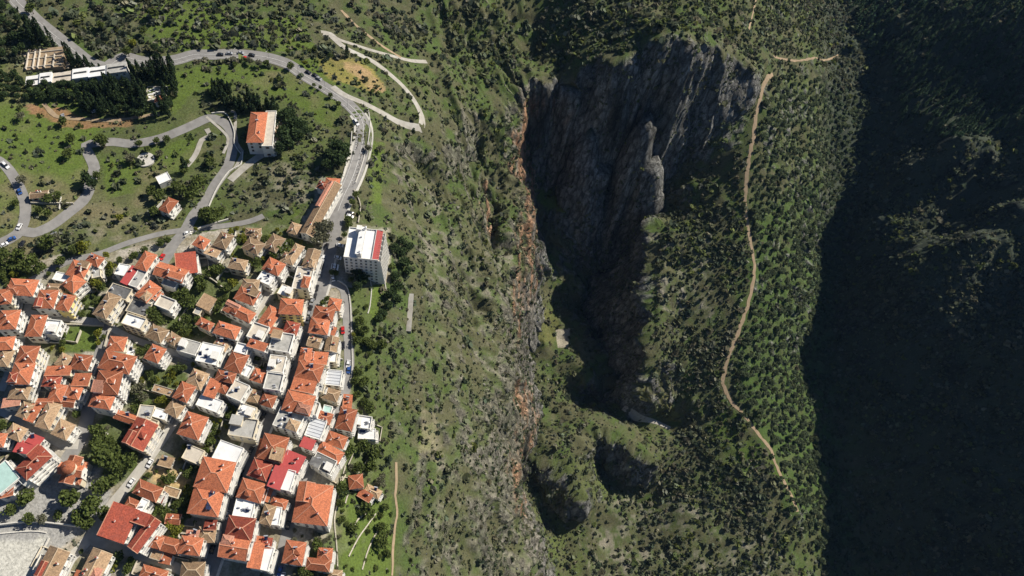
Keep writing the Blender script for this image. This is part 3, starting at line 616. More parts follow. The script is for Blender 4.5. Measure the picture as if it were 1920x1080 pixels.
ROOFC = {'o':('tile_orange','ridge_tile','orange'),'r':('tile_red','ridge_tile','dark red'),'t':('tile_tan','ridge_tan','tan'),'p':('tile_pink','ridge_tile','pale pink'),
         'W':('white_roof',None,'white'),'G':('grey_roof',None,'grey'),'D':('dark_roof',None,'dark'),'B':('beige_roof',None,'beige'),'M':('metal_roof',None,'ribbed metal'),'R':('red_sheet',None,'bright red'),'T':('teal_roof',None,'pale green')}
WALLN = {'wall_white':'white','wall_cream':'cream','wall_yellow':'yellow','wall_stone':'stone','wall_blue':'pale blue'}
def roof_mesh(W, L, typ, tile, ridge, wallm, pitch=.40, ov=.45):
    """W along x, L along y; eave plane at z = 0"""
    m = MB(); w, l = W/2+ov, L/2+ov; swap = W > L
    a, b = (l, w) if swap else (w, l)                                # a: half span, b: half length
    def P(x, y, z): return (y, x, z) if swap else (x, y, z)
    fl = (lambda f: tuple(reversed(f))) if swap else (lambda f: f)
    if typ == 's':
        r = 2*a*.16; t = .22
        V = [P(-a,-b,r),P(a,-b,0),P(a,b,0),P(-a,b,r),P(-a,-b,r-t),P(a,-b,-t),P(a,b,-t),P(-a,b,r-t)]
        m.poly(V, [fl(f) for f in [(0,1,2,3),(4,7,6,5),(0,4,5,1),(1,5,6,2),(2,6,7,3),(3,7,4,0)]], tile)
        m.poly([P(-a+ov,-b+ov,-.3),P(a-ov,-b+ov,-.3),P(a-ov,-b+ov,ov*.2-t+.02),P(-a+ov,-b+ov,r-ov*.3-t)],[fl((0,1,2,3))],wallm)
        m.poly([P(-a+ov,b-ov,-.3),P(a-ov,b-ov,-.3),P(a-ov,b-ov,ov*.2-t+.02),P(-a+ov,b-ov,r-ov*.3-t)],[fl((3,2,1,0))],wallm)
        m.poly([P(-a+ov,-b+ov,-.3),P(-a+ov,b-ov,-.3),P(-a+ov,b-ov,r-ov*.3-t),P(-a+ov,-b+ov,r-ov*.3-t)],[fl((3,2,1,0))],wallm)
        if ridge: m.beam(P(-a,-b,r+.02), P(-a,b,r+.02), .3, .06, ridge)
        return m.mesh('roof')
    r = a*pitch; e = (b - a*.95) if typ == 'h' else b
    e = max(e, .05)
    V = [P(-a,-b,0),P(a,-b,0),P(a,b,0),P(-a,b,0),P(0,-e,r),P(0,e,r),P(-a,-b,-.2),P(a,-b,-.2),P(a,b,-.2),P(-a,b,-.2)]
    m.poly(V, [fl(f) for f in [(1,2,5,4),(3,0,4,5)]], tile)
    m.poly(V, [fl(f) for f in [(0,1,4),(2,3,5)]], tile if typ == 'h' else wallm)
    m.poly(V, [fl(f) for f in [(0,6,7,1),(1,7,8,2),(2,8,9,3),(3,9,6,0),(6,9,8,7)]], 'kerb')
    if ridge:
        m.beam(P(0,-e,r+.03), P(0,e,r+.03), .34, .09, ridge)
        if typ == 'h':
            for (sx, sy) in ((-1,-1),(1,-1),(1,1),(-1,1)): m.beam(P(sx*a,sy*b,.04), P(0,sy*e,r+.03), .28, .07, ridge)
        else:
            for sy in (-1,1):
                for sx in (-1,1): m.beam(P(sx*a,sy*b,.03), P(0,sy*b,r+.03), .3, .07, ridge)
    return m.mesh('roof')
def rect_from(pts):
    A, B, C, Dp = pts; c = (A+B+C+Dp)/4
    e1 = ((B-A)+(C-Dp))/2; e2 = ((Dp-A)+(C-B))/2
    a1 = math.atan2(e1.y, e1.x); a2 = math.atan2(e2.y, e2.x)
    # e2 should be e1 turned by 90 degrees one way or the other
    d = (a2 - a1 + math.pi) % (2*math.pi) - math.pi
    s_ = 1 if d > 0 else -1; a = a1 + (d - s_*math.pi/2)/2
    return c, max(3.0, math.hypot(e1.x, e1.y)), max(3.0, math.hypot(e2.x, e2.y)), a
NHOUSE = [0]; FOOT = []
RDL = [(w, l) for _, _, w, l in RW]
def on_road(x, y, pad=1.0):
    for w, l in RDL:
        if any(abs(x-a[0]) < w/2+pad+2 and abs(y-a[1]) < w/2+pad+2 and math.hypot(x-a[0], y-a[1]) < w/2+pad for a in l): return True
    return False
def inside_house(x, y, pad=.6):
    for (cx, cy, r_, W_, L_, a_) in FOOT:
        dx, dy = x-cx, y-cy
        if abs(dx) > r_*1.5+pad or abs(dy) > r_*1.5+pad: continue
        lx = dx*math.cos(a_)+dy*math.sin(a_); ly = -dx*math.sin(a_)+dy*math.cos(a_)
        if abs(lx) < W_/2+pad and abs(ly) < L_/2+pad: return True
    return False
def house(q, h, typ, col, wall=None, feat='', name='house'):
    """q: four eave corners in pixels, h: eave height over the ground, typ: h hip, g gable, s lean-to, f flat"""
    r = random.Random(NHOUSE[0]*31+5); NHOUSE[0] += 1
    P4 = [at_z(u, v, h) for u, v in q]
    if any(p is None for p in P4): return None
    ze = sum(p.z for p in P4)/4
    P4 = [Vector((*map(float, unproj(u, v, ze)), ze)) for u, v in q]
    c, W, L, ang = rect_from(P4); W = W*1.06+.4; L = L*1.06+.4
    g = [gz(c.x+dx*W*.5*math.cos(ang)-dy*L*.5*math.sin(ang), c.y+dx*W*.5*math.sin(ang)+dy*L*.5*math.cos(ang)) for dx in (-1,0,1) for dy in (-1,0,1)]
    base = min(g); h = ze - base; FOOT.append((c.x, c.y, max(W, L)/2+.5, W, L, ang))
    tile, ridge, cn = ROOFC[col]
    if wall is None: wall = 'wall_stone' if (col == 't' and r.random() < .45) else ('wall_cream' if r.random() < .4 else 'wall_white')
    cu = sum(p[0] for p in q)/4; cv = sum(p[1] for p in q)/4
    root = empty(name, (c.x, c.y, base), ang, None, 'house', None)
    mw = MB(); hw, hl = W/2, L/2
    mw.poly([(-hw,-hl,-2.5),(hw,-hl,-2.5),(hw,hl,-2.5),(-hw,hl,-2.5),(-hw,-hl,h-.1),(hw,-hl,h-.1),(hw,hl,h-.1),(-hw,hl,h-.1)],[(4,5,6,7),(0,1,5,4),(1,2,6,5),(2,3,7,6),(3,0,4,7)],wall)
    child('wall', mw.mesh('wall'), root)
    if typ == 'f':
        md = MB(); md.box(-hw+.25,hw-.25,-hl+.25,hl-.25,h-.1,h+.02,tile); roof = child('roof', md.mesh('roof'), root)
        mp = MB(); ph = .75 if 'p' in feat else .35; t = .25
        mp.box(-hw-.05,hw+.05,-hl-.05,-hl+t,h-.1,h+ph,wall); mp.box(-hw-.05,hw+.05,hl-t,hl+.05,h-.1,h+ph,wall); mp.box(-hw-.05,-hw+t,-hl+t,hl-t,h-.1,h+ph,wall); mp.box(hw-t,hw+.05,-hl+t,hl-t,h-.1,h+ph,wall)
        child('parapet', mp.mesh('parapet'), roof)
        if tile == 'metal_roof':
            ms = MB(); k = -hl+.8
            while k < hl-.4: ms.box(-hw+.3,hw-.3,k,k+.18,h+.03,h+.2,'tank'); k += 1.6
            child('roof_rib', ms.mesh('roof_rib'), roof)
        n = 0 if 'n' in feat else (r.randint(0,2) + (3 if 'c' in feat else 0))
        if W > 6 and L > 6 and 'n' not in feat and r.random() < .6:
            s_ = r.choice((-1,1)); bx = s_*(hw-2.2); by = r.uniform(-hl+2.4, hl-2.4); mb = MB()
            mb.box(bx-1.5,bx+1.5,by-1.7,by+1.7,h+.03,h+2.4,wall); mb.box(bx-1.7,bx+1.7,by-1.9,by+1.9,h+2.4,h+2.55,'slab' if r.random()<.6 else 'tile_orange'); mb.box(bx-.4,bx+.4,by-1.74,by-1.7,h+.1,h+2.1,'wood'); child('stair_hut', mb.mesh('stair_hut'), roof)
        for _ in range(n):
            k = r.choice((HEAT, ACB, TANK, ACB, ACB)); x_, y_ = r.uniform(-hw+1.3, hw-1.3), r.uniform(-hl+1.3, hl-2.4) if hl > 2 else 0
            child(k.name.split('.')[0], k, roof, (x_, y_, h+.04), r.choice((0, .4, -ang)))
    else:
        roof = child('roof', roof_mesh(W, L, typ, tile, ridge, wall, pitch=.36+.1*r.random()), root, (0,0,h))
        for _ in range(r.choice((0,1,1,2)) + (2 if 'c' in feat else 0)):
            x_, y_ = r.uniform(-.6,.6)*hw, r.uniform(-.7,.7)*hl; a_ = min(hw, hl)+.45; dd = abs(x_) if W <= L else abs(y_)
            if typ == 's': dd = a_
            child('chimney', CHIM, roof, (x_, y_, max(.4, (a_-dd)*.40)), 0)
        if 'd' in feat or (r.random() < .15 and min(W,L) > 7):
            x_, y_ = (.45*hw, r.uniform(-.3,.3)*hl) if W <= L else (r.uniform(-.3,.3)*hw, -.45*hl); md = MB()
            md.box(-1.1,1.1,-1.1,1.1,-1,1.2,wall); md.poly([(-1.4,-1.3,1.2),(1.4,-1.3,1.2),(1.4,1.3,1.2),(-1.4,1.3,1.2),(0,0,1.9)],[(0,1,4),(1,2,4),(2,3,4),(3,0,4),(3,2,1,0)],tile); child('dormer', md.mesh('dormer'), roof, (x_, y_, .55*min(hw,hl)*.4))
        if 'S' in feat:
            ms = MB()
            for i in range(2):
                for j in range(5): ms.box(-1.1+i*1.15,-.05+i*1.15,-4+j*1.6,-2.5+j*1.6,0,.07,'solar')
            o = child('solar_panel', ms.mesh('solar_panel'), roof, (hw*.35, 0, min(hw,hl)*.40*.66+.25)); o.rotation_euler = (0, math.atan(.42), 0)
        elif 's' in feat or r.random() < .22:
            child('solar_heater', HEAT, roof, (r.uniform(-.3,.3)*hw, r.uniform(-.3,.3)*hl, min(hw,hl)*.27), -ang+r.uniform(-.3,.3))
    if W*L > 75 and r.random() < .62 and 'S' not in feat and 'n' not in feat and typ != 's':
        # a raised corner room with its own small roof
        wx_, wy_ = W*r.uniform(.38,.5), L*r.uniform(.38,.5); sx, sy = r.choice((-1,1)), r.choice((-1,1)); ox_, oy_ = sx*(hw-wx_/2-.15), sy*(hl-wy_/2-.15); hh = r.uniform(.9,2.0) if typ != 'f' else 2.5
        m = MB(); m.box(ox_-wx_/2, ox_+wx_/2, oy_-wy_/2, oy_+wy_/2, h-.5, h+hh, wall); up = child('upper_room', m.mesh('upper_room'), root)
        t2_ = r.choice((('tile_orange','ridge_tile'),('tile_red','ridge_tile'),('tile_tan','ridge_tan'),(tile, ridge),('tile_pink','ridge_tile'))) if typ != 'f' or r.random() < .5 else (tile, None)
        child('upper_roof', roof_mesh(wx_, wy_, r.choice(('h','g','s')) if t2_[1] else 's', t2_[0], t2_[1], wall, .4, .3), up, (ox_, oy_, h+hh))
    if W*L > 85 and h > 6 and r.random() < .5 and name == 'house':
        sx = r.choice((-1,1)); on_x = r.random() < .5; D_ = r.uniform(2.2,3.4); ha = h - r.uniform(2.6,4.2); m = MB(); mr2 = MB(); k_ = r.random()
        e_ = (hl if on_x else hw)*r.uniform(.45,.8); s0 = r.uniform(-1,1)*((hl if on_x else hw)-e_); o_ = hw if on_x else hl
        def bx(mb, a0,a1,b0,b1,z0,z1,mt):
            if sx < 0: a0, a1 = -a1, -a0
            mb.box(*((a0,a1,b0,b1) if on_x else (b0,b1,a0,a1)), z0, z1, mt)
        cxx, cyy = ((sx*(o_+D_*.6), s0) if on_x else (s0, sx*(o_+D_*.6))); wx, wy = c.x+cxx*math.cos(ang)-cyy*math.sin(ang), c.y+cxx*math.sin(ang)+cyy*math.cos(ang)
        if not on_road(wx, wy, .8) and not inside_house(wx, wy, .3):
            bx(m, o_+.02, o_+D_, s0-e_, s0+e_, -2.5, ha, wall); an = child('annex', m.mesh('annex'), root)
            if k_ < .5: bx(mr2, o_+.02, o_+D_+.3, s0-e_-.3, s0+e_+.3, ha, ha+.22, tile if typ != 'f' else 'tile_tan')
            else:
                bx(mr2, o_+.03, o_+D_-.2, s0-e_+.2, s0+e_-.2, ha, ha+.03, 'beige_roof'); bx(mr2, o_+D_-.2, o_+D_, s0-e_, s0+e_, ha, ha+.8, wall); bx(mr2, o_+.03, o_+D_-.2, s0-e_, s0-e_+.2, ha, ha+.8, wall); bx(mr2, o_+.03, o_+D_-.2, s0+e_-.2, s0+e_, ha, ha+.8, wall)
            child('annex_roof', mr2.mesh('annex_roof'), an)
    # windows on the fronts one can see, balconies on the tall sunny ones
    fl_ = max(1, int((h-.6)//2.9)); k = r.randrange(3); ca, sa = math.cos(ang), math.sin(ang)
    sides = [((1,0), L, hw, -math.pi/2), ((-1,0), L, hw, math.pi/2), ((0,1), W, hl, 0), ((0,-1), W, hl, math.pi)]
    for (n0, ln, off, rz) in sides:
        wn_ = Vector((n0[0]*ca-n0[1]*sa, n0[0]*sa+n0[1]*ca)); tc = Vector((-c.x, -c.y)).normalized()
        dt = wn_.dot(tc)
        if dt < .12: continue
        nn = max(1, int(ln/3.5)); st_ = ln/nn; bal = h > 6.2 and wn_.x > .35 and 'b' not in feat
        for f in range(fl_):
            z_ = h - 2.75 - f*2.95
            if z_ < -.5: continue
            if bal and f < 3:
                mb = MB(); hl_ = ln/2-.25; d_ = 1.15
                mb.box(-hl_,hl_,0.0,d_,z_-.17,z_-.03,'slab'); mb.box(-hl_,hl_,d_-.07,d_,z_-.03,z_+.12,'rail'); mb.box(-hl_,hl_,d_-.08,d_+.01,z_+.82,z_+.94,'rail')
                kx = -hl_
                while kx < hl_: mb.box(kx,kx+.1,d_-.07,d_-.01,z_+.12,z_+.82,'rail'); kx += .55
                mb.box(-hl_,-hl_+.07,0,d_-.08,z_-.03,z_+.9,'rail'); mb.box(hl_-.07,hl_,0,d_-.08,z_-.03,z_+.9,'rail')
                child('balcony', mb.mesh('balcony'), root, (n0[0]*off, n0[1]*off, 0), rz)
            for i in range(nn):
                t_ = -ln/2 + st_*(i+.5); p_ = (n0[0]*(off+.004) + (t_ if n0[1] else 0), n0[1]*(off+.004) + (t_ if n0[0] else 0))
                if bal and f < 3: child('balcony_door', BD, root, (p_[0], p_[1], z_), rz)
                elif r.random() < .85: child('window', WIN[k], root, (p_[0], p_[1], z_+.7), rz)
    tn = {'h':'hipped','g':'gabled','s':'lean-to','f':'flat'}[typ]
    sz = 'small ' if W*L < 55 else ('large ' if W*L > 230 else '')
    enlist(root, f"{sz}{WALLN[wall]} house with {cn} {tn} roof", cu, cv)
    return root
def tile_px(T, x, y):
    ox, oy, s = T; return (ox + x/s, oy + y/s)
T1=(0,420,4.908); T2=(340,400,4.908); T3=(0,620,4.908); T4=(340,600,4.908); T5=(0,840,4.5); T6=(340,820,4.154); T7=(400,60,4.0); T8=(0,200,4.0); T0=(0,0,1.0)
# x1,y1,x2,y2,x3,y3,x4,y4, height, type+colour(+wall letter)(+features)
HS = {
'T1': """110 520 330 520 290 680 80 610 9 ho w
-30 610 110 615 90 720 -40 735 9 ho
385 615 515 625 490 760 320 765 9 ho w s
600 660 690 670 620 780 510 780 9 ho y
570 540 700 480 760 520 690 640 8 ho
680 350 830 365 760 490 620 450 8 ho - c
850 280 945 320 900 385 790 345 8 ho w
520 450 670 470 620 545 500 500 5 fW
450 560 580 560 560 640 430 610 5 ht
835 380 890 380 945 480 865 480 6 fG
1100 380 1205 380 1140 475 1060 455 7 fW
1340 265 1430 290 1345 425 1250 390 10 ho w
1225 405 1275 420 1185 555 1125 530 8 sR
1280 425 1345 448 1262 580 1190 555 9 fG w
1490 370 1720 430 1670 525 1420 460 10 go w c
1380 530 1470 600 1350 700 1250 655 8 ho
1440 620 1490 650 1440 700 1395 670 6 go
1490 665 1610 710 1560 800 1430 740 8 fB w p
1000 650 1105 680 970 850 860 820 9 ht c
1040 560 1220 600 1150 690 985 640 7 fD
1180 870 1360 850 1290 960 1110 910 9 fW c p
1420 930 1530 990 1480 1080 1350 1030 6 ht
1580 990 1650 1060 1600 1105 1540 1070 5 ht
1230 700 1400 740 1330 840 1160 800 6 fD c
20 810 180 805 130 950 -20 960 10 ho w
300 850 420 855 370 1020 245 1020 8 ho w
440 885 555 900 520 1020 395 1000 7 fW w p""",
'T2': """-70 385 60 410 180 545 25 515 6 sr
170 220 255 250 200 320 110 280 8 ho w
380 190 480 210 400 310 290 290 8 ht
270 310 370 330 320 400 220 370 6 st w
600 150 730 140 710 195 600 190 4 ht
660 185 735 195 700 245 650 230 4 ht
630 240 765 280 690 370 570 310 7 ht
850 195 930 240 870 360 775 300 7 ht
470 420 600 440 570 520 445 490 7 ht
830 430 950 470 890 550 735 510 9 ho w d
750 550 860 580 810 655 690 610 8 fW w c
860 480 960 500 900 580 830 560 8 fB w
1050 295 1120 310 1020 470 960 430 8 ht
960 360 1005 380 985 450 915 435 7 ht
1180 345 1270 360 1220 510 1110 490 9 gt w
1060 500 1230 515 1150 700 1040 680 9 fB w c
940 680 1060 690 1000 760 870 740 7 fW c
930 800 1115 800 1090 925 910 910 12 ho y
830 870 910 905 820 1045 700 1000 9 ho
590 605 690 630 710 700 560 680 8 ht
560 680 720 730 650 830 495 780 8 ho w s
440 850 690 900 620 970 380 900 8 ho w d
220 760 300 790 250 900 170 840 5 st
140 870 190 890 160 930 115 915 4 fG
1380 800 1460 790 1450 900 1350 860 9 ho
1240 870 1410 880 1370 990 1220 960 10 ho w c
1220 970 1350 980 1310 1080 1180 1080 10 ho
1020 95 1100 110 1060 200 990 160 4 ht""",
'T3': """-20 75 130 65 100 160 -40 170 9 ho
20 175 110 200 70 320 -30 310 8 ht
200 160 360 150 300 290 150 290 9 ho c
150 315 320 310 250 470 85 485 10 ho w
130 505 300 500 230 600 80 630 7 ht
40 640 180 610 170 690 40 690 6 sp
225 670 300 690 240 800 160 770 7 ht
310 690 360 710 300 835 250 810 7 so w
430 670 555 690 440 900 355 860 8 ht c
500 510 620 510 545 640 450 630 8 ho s
645 510 765 520 705 620 605 600 8 ho
360 640 480 640 470 690 350 685 7 go
555 630 690 640 660 690 545 680 7 go w
580 225 660 250 590 330 510 300 6 ht
700 240 850 230 790 350 650 340 8 ho
450 340 650 330 630 400 430 410 7 so
420 420 560 430 530 505 400 500 7 hr - c
700 410 830 400 800 505 680 500 8 so
560 840 690 870 600 985 480 940 7 ht w
1020 70 1160 65 1120 190 1000 160 8 ho
980 175 1230 270 1170 390 940 330 12 ho w c
930 375 1110 390 1080 570 865 575 12 ho w d
870 590 1060 600 990 710 835 685 11 ho w
1410 140 1510 175 1450 290 1340 240 9 ho w
1180 160 1250 180 1230 230 1170 210 4 fW
1430 510 1620 560 1600 610 1410 540 4 ft
1680 490 1790 520 1710 650 1605 600 9 ho
1590 650 1690 690 1620 800 1530 730 7 ht w
1440 720 1560 745 1510 810 1410 790 6 fW w
1290 690 1420 700 1380 820 1270 800 5 fG - c
1090 750 1250 800 1220 850 1070 790 4 go
1270 830 1460 880 1300 1060 1130 1035 9 gr - c
120 875 250 910 170 1000 60 960 8 ht
290 965 390 1000 350 1050 270 1010 7 sR
210 1030 340 1060 310 1110 180 1085 7 sR
-60 950 50 965 20 1060 -90 1050 8 ho""",
'T4': """180 0 300 30 250 80 140 40 7 ho
350 30 540 70 480 165 310 110 9 ho w s
680 40 810 70 740 190 600 150 10 fB w p
850 80 940 100 920 145 820 120 9 so
970 20 1090 40 1040 130 955 110 10 hr w
870 130 1030 130 990 300 800 260 11 fG w p
640 190 790 220 750 275 620 240 12 so w
530 220 630 240 590 305 480 300 10 fW w p
490 310 610 330 540 470 390 440 10 ho w
580 400 660 440 610 520 530 490 8 fW w p
830 330 960 340 930 480 790 460 11 fB w c
690 460 780 480 740 570 640 540 9 ho w
800 500 940 500 900 650 760 620 11 fG w p
200 210 380 255 320 420 150 360 7 fW w c
330 185 445 215 390 280 300 240 6 ht
0 175 190 215 105 325 -15 270 6 fG
350 475 500 500 460 560 320 550 10 ho
300 560 345 575 305 700 200 690 9 so
370 570 430 590 415 680 330 640 8 ho
500 560 620 610 540 740 420 690 10 fB w c
640 650 730 660 690 740 600 740 7 ht
760 680 870 710 820 800 740 760 9 ho w
200 700 380 740 330 840 130 780 8 fW w
120 470 240 500 170 640 50 580 8 ht w
70 860 230 910 150 1080 -30 1040 10 ho w c
560 790 700 800 640 900 500 870 8 fW - c
490 930 720 900 640 1080 430 1050 8 fG - p
1210 0 1360 0 1330 130 1180 100 10 ho w
1365 65 1420 80 1400 130 1345 120 7 so
1200 160 1290 170 1250 240 1160 230 8 gt
1350 165 1435 175 1420 285 1330 270 8 gt
1110 260 1190 280 1170 400 1090 400 9 ho
1200 300 1345 310 1320 400 1185 400 8 so - c
1110 405 1310 420 1250 540 1040 530 11 ho w
1060 550 1230 570 1210 665 1010 640 11 so w c
1345 290 1430 300 1420 385 1340 380 6 fW
1350 465 1480 470 1450 600 1330 590 5 fM - n
1260 590 1320 600 1300 660 1240 650 7 fG
1330 630 1450 660 1420 750 1310 700 6 ht
1000 680 1230 700 1160 860 930 820 12 ho w
920 820 1140 870 1050 1030 850 960 10 fG w c
1270 850 1390 870 1350 950 1240 920 8 ho
1210 910 1340 940 1270 1080 1130 1060 8 fM w n
1490 820 1600 835 1560 1010 1420 980 9 ho w s
1610 880 1750 900 1730 1000 1590 980 6 fW w p
1650 1010 1770 1000 1790 1100 1620 1080 6 fW w
1320 790 1390 800 1370 850 1300 840 6 fT
1520 700 1555 700 1545 800 1505 800 3 so""",
'T5': """20 160 200 240 0 350 -130 240 9 fT w n
330 15 440 70 220 245 150 160 12 hr w c
150 -20 320 0 290 40 140 20 11 sR w
0 360 110 330 90 380 0 430 7 so
1180 290 1370 340 1300 440 1140 370 9 ho c
1320 370 1390 370 1350 450 1300 440 6 sr
990 490 1140 530 1050 800 850 715 11 sr w
1150 540 1265 570 1215 645 1130 610 12 sr w
1290 600 1335 640 1170 850 1075 815 12 gr w
1090 440 1200 460 1150 520 1060 490 8 ho
1210 430 1255 450 1200 535 1150 520 9 fW w
1380 80 1460 90 1430 150 1340 140 3 st
1400 330 1530 350 1490 410 1370 390 3 ft
1290 755 1370 760 1340 840 1260 820 7 ho
1370 760 1540 790 1490 880 1340 850 7 ho
1420 580 1520 570 1500 630 1410 620 4 go
440 850 575 900 460 1090 290 1080 7 gt w
800 870 930 910 830 1100 680 1060 7 gt w
1230 1000 1400 1050 1380 1110 1180 1090 6 ho
650 1050 760 1080 740 1120 640 1100 6 so
1380 900 1440 910 1420 970 1370 950 5 so
1290 870 1380 890 1350 940 1270 920 5 ft""",
'T6': """310 30 480 90 410 220 250 160 10 fW w n
190 170 420 210 340 390 100 390 11 ho w c
120 395 330 395 270 610 60 570 10 ho w S
200 665 270 655 255 700 185 710 8 sr
150 720 270 700 240 810 140 800 7 ht
20 790 160 790 130 910 -20 890 9 ho w
50 740 130 740 120 790 45 785 7 sp
20 1000 180 970 150 1090 0 1090 6 ht
660 -10 830 10 770 180 600 150 11 ho w c
590 180 700 210 660 320 510 290 10 hr w d
490 340 660 370 600 490 440 460 10 ho w d
660 385 695 400 660 490 635 475 8 so
440 480 570 510 540 620 400 620 9 fW w c
390 630 570 640 530 790 340 780 11 hr w
350 790 530 790 490 940 290 920 11 go w c
560 830 640 840 600 1010 535 1000 9 so w
650 850 720 870 670 1030 600 1020 9 fW w
640 800 700 800 690 850 640 840 8 sr
600 790 640 795 630 835 595 830 7 so
840 130 965 150 900 260 770 220 11 sR w c
960 25 1050 20 1000 85 930 65 10 sR w
745 240 815 255 760 395 680 370 12 sR w
815 255 890 270 840 410 760 395 12 fW w n
720 480 820 500 800 540 700 520 8 ho
650 530 720 550 690 680 630 650 9 ht
720 550 785 550 750 680 700 670 9 fW w
1100 50 1260 120 1210 190 1060 110 9 ho w
1070 130 1200 180 1160 290 1000 210 9 fD w c
1160 -30 1290 0 1250 70 1120 40 7 ho
940 380 1180 385 1110 660 870 650 12 ho w c
840 820 960 830 930 975 785 970 8 ho w d
1075 870 1170 880 1155 960 1070 960 8 ho
995 955 1150 960 1140 1030 975 1020 8 ho
1300 300 1400 310 1410 380 1330 390 5 ho
1450 380 1560 420 1520 470 1440 420 4 ht
1400 420 1480 460 1460 490 1390 440 4 so
1160 1050 1240 1060 1240 1090 1150 1090 5 ht
60 60 170 110 120 210 20 150 6 fB c""",
'T7': """290 610 395 615 370 815 258 820 10 ho w
395 605 468 600 440 850 372 845 9 fB w n""",
'T8': """1270 695 1335 715 1260 780 1190 770 6 ho
1170 530 1250 500 1285 545 1200 575 4 fW w
240 640 350 640 350 672 240 680 4 gt""",
'T0': """619 346 636 350 587 440 565 432 7 gt w
614 335 635 337 634 349 611 347 7 ho w
600 341 615 344 608 354 596 350 6 hr
295 182 308 180 303 191 291 191 4 go"""}
WC = {'w':'wall_white','c':'wall_cream','y':'wall_yellow','s':'wall_stone','-':None}
for tn_, txt in HS.items():
    T = globals()[tn_]
    for line in txt.split('\n'):
        a = line.split(); n = [float(t) for t in a[:9]]; code = a[9]
        wl_ = WC[a[10]] if len(a) > 10 and a[10] in WC else None
        if len(a) > 10 and a[10] not in WC: a.insert(10, '-')
        ft = a[11] if len(a) > 11 else ''
        house([tile_px(T, n[2*i], n[2*i+1]) for i in range(4)], n[8], code[0], code[1], wl_, ft)
# ------------------------------------------------------------------ the hotel on the gorge edge
def rect_px(q, h):
    P4 = [at_z(u, v, h) for u, v in q]; ze = sum(p.z for p in P4)/4
    P4 = [Vector((*map(float, unproj(u, v, ze)), ze)) for u, v in q]
    c, W, L, a = rect_from(P4); FOOT.append((c.x, c.y, max(W, L)/2+.5, W, L, a))
    ca, sa = math.cos(a), math.sin(a)
    base = min(gz(c.x+dx*W*.5*ca-dy*L*.5*sa, c.y+dx*W*.5*sa+dy*L*.5*ca) for dx in (-1,0,1) for dy in (-1,0,1))
    return c, W, L, a, base, ze - base
def hotel():
    c, W, L, a, base, h = rect_px([(656,428),(719,432),(708,489),(643,483)], 19)
    t = empty('hotel', (c.x, c.y, base), a, 'tall white hotel with flat roof and bright red strip on the gorge edge', 'hotel')
    # local x: left edge -> right edge of the roof, local y: top -> bottom of the photo (L)
    hw, hl = W/2, L/2; ys = 1 if (-math.sin(a+math.pi/2)) > 0 else -1
    if math.sin(a + math.pi/2) < 0: s = 1
    else: s = -1                                                     # s: which local y points down the photo
    m = MB(); m.box(-hw, hw, -hl, hl, -6, h, 'wall_white'); child('wall', m.mesh('wall'), t)
    m = MB(); m.box(-hw+.3, hw*.62, -hl+.3, hl-.3, h, h+.06, 'white_roof'); rf = child('roof', m.mesh('roof'), t)
    m = MB()
    for (x0,x1,y0,y1) in ((-hw,hw,-hl,-hl+.3),(-hw,hw,hl-.3,hl),(-hw,-hw+.3,-hl+.3,hl-.3),(hw*.62,hw*.62+.35,-hl+.3,hl-.3),(hw*.02,hw*.02+.25,-hl+.3,hl-.3)): m.box(x0,x1,y0,y1,h+.06 if x0>-hw+.01 or x1<hw-.01 else h,h+.85,'wall_white')
    child('parapet', m.mesh('parapet'), rf)
    m = MB(); m.poly([(hw*.62+.36,-hl+.3,h+.9),(hw+.2,-hl+.3,h+.25),(hw+.2,hl-.3,h+.25),(hw*.62+.36,hl-.3,h+.9)],[(0,1,2,3)],'red_sheet')
    k = -hl+.6
    while k < hl-.4: m.box(hw*.64,hw+.1,k,k+.1,h+.5,h+.62,'tile_pink'); k += 1.5
    child('red_awning', m.mesh('red_awning'), rf)
    m = MB(); m.box(-hw*.28, hw*.0, -hl+1.2, hl-1.0, h+.06, h+3.0, 'wall_white'); m.box(-hw*.34, hw*.04, -hl+1.0, hl-.8, h+3.0, h+3.2, 'white_roof'); child('penthouse', m.mesh('penthouse'), rf)
    m = MB(); m.box(-hw*.5, -hw*.2, s*(-hl+.8), s*(-hl+3.6), h+.06, h+4.4, 'wall_white') if s > 0 else m.box(-hw*.5, -hw*.2, hl-3.6, hl-.8, h+.06, h+4.4, 'wall_white'); child('lift_tower', m.mesh('lift_tower'), rf)
    for (x_, y_) in ((-.1,-.75),(-.15,.2),(-.05,.7)): child('cooling_unit', ACB, rf, (x_*hw, y_*hl, h+3.2), .3)
    for (x_, y_) in ((-.05,-.9),(.02,.82)): child('water_tank', TANK, rf, (x_*hw, y_*hl, h+3.2))
    nf = int(h//2.9)
    for f in range(nf+1):
        z = h - 2.8 - f*2.9
        if z < -2: continue
        n = int(W/2.6)
        for i in range(n): child('window', WIN[0], t, (-hw + W/n*(i+.5), s*(hl+.004), z+.6), 0 if s > 0 else math.pi)
        n = int(L/3.2)
        for i in range(n):
            y0 = -hl + L/n*i; d = 1.5 + .25*f
            m = MB(); m.box(0,d,.1,L/n-.1,-.15,0,'slab'); m.box(d-.1,d,.1,L/n-.1,0,.95,'wall_white'); m.box(0,d-.1,.1,.22,0,2.6,'wall_white'); m.box(0,d-.1,L/n-.22,L/n-.1,0,.95,'wall_white')
            child('balcony', m.mesh('balcony'), t, (hw, y0, z)); child('balcony_door', BD, t, (hw+.004, y0+L/n/2, z), -math.pi/2)
    return t
hotel()
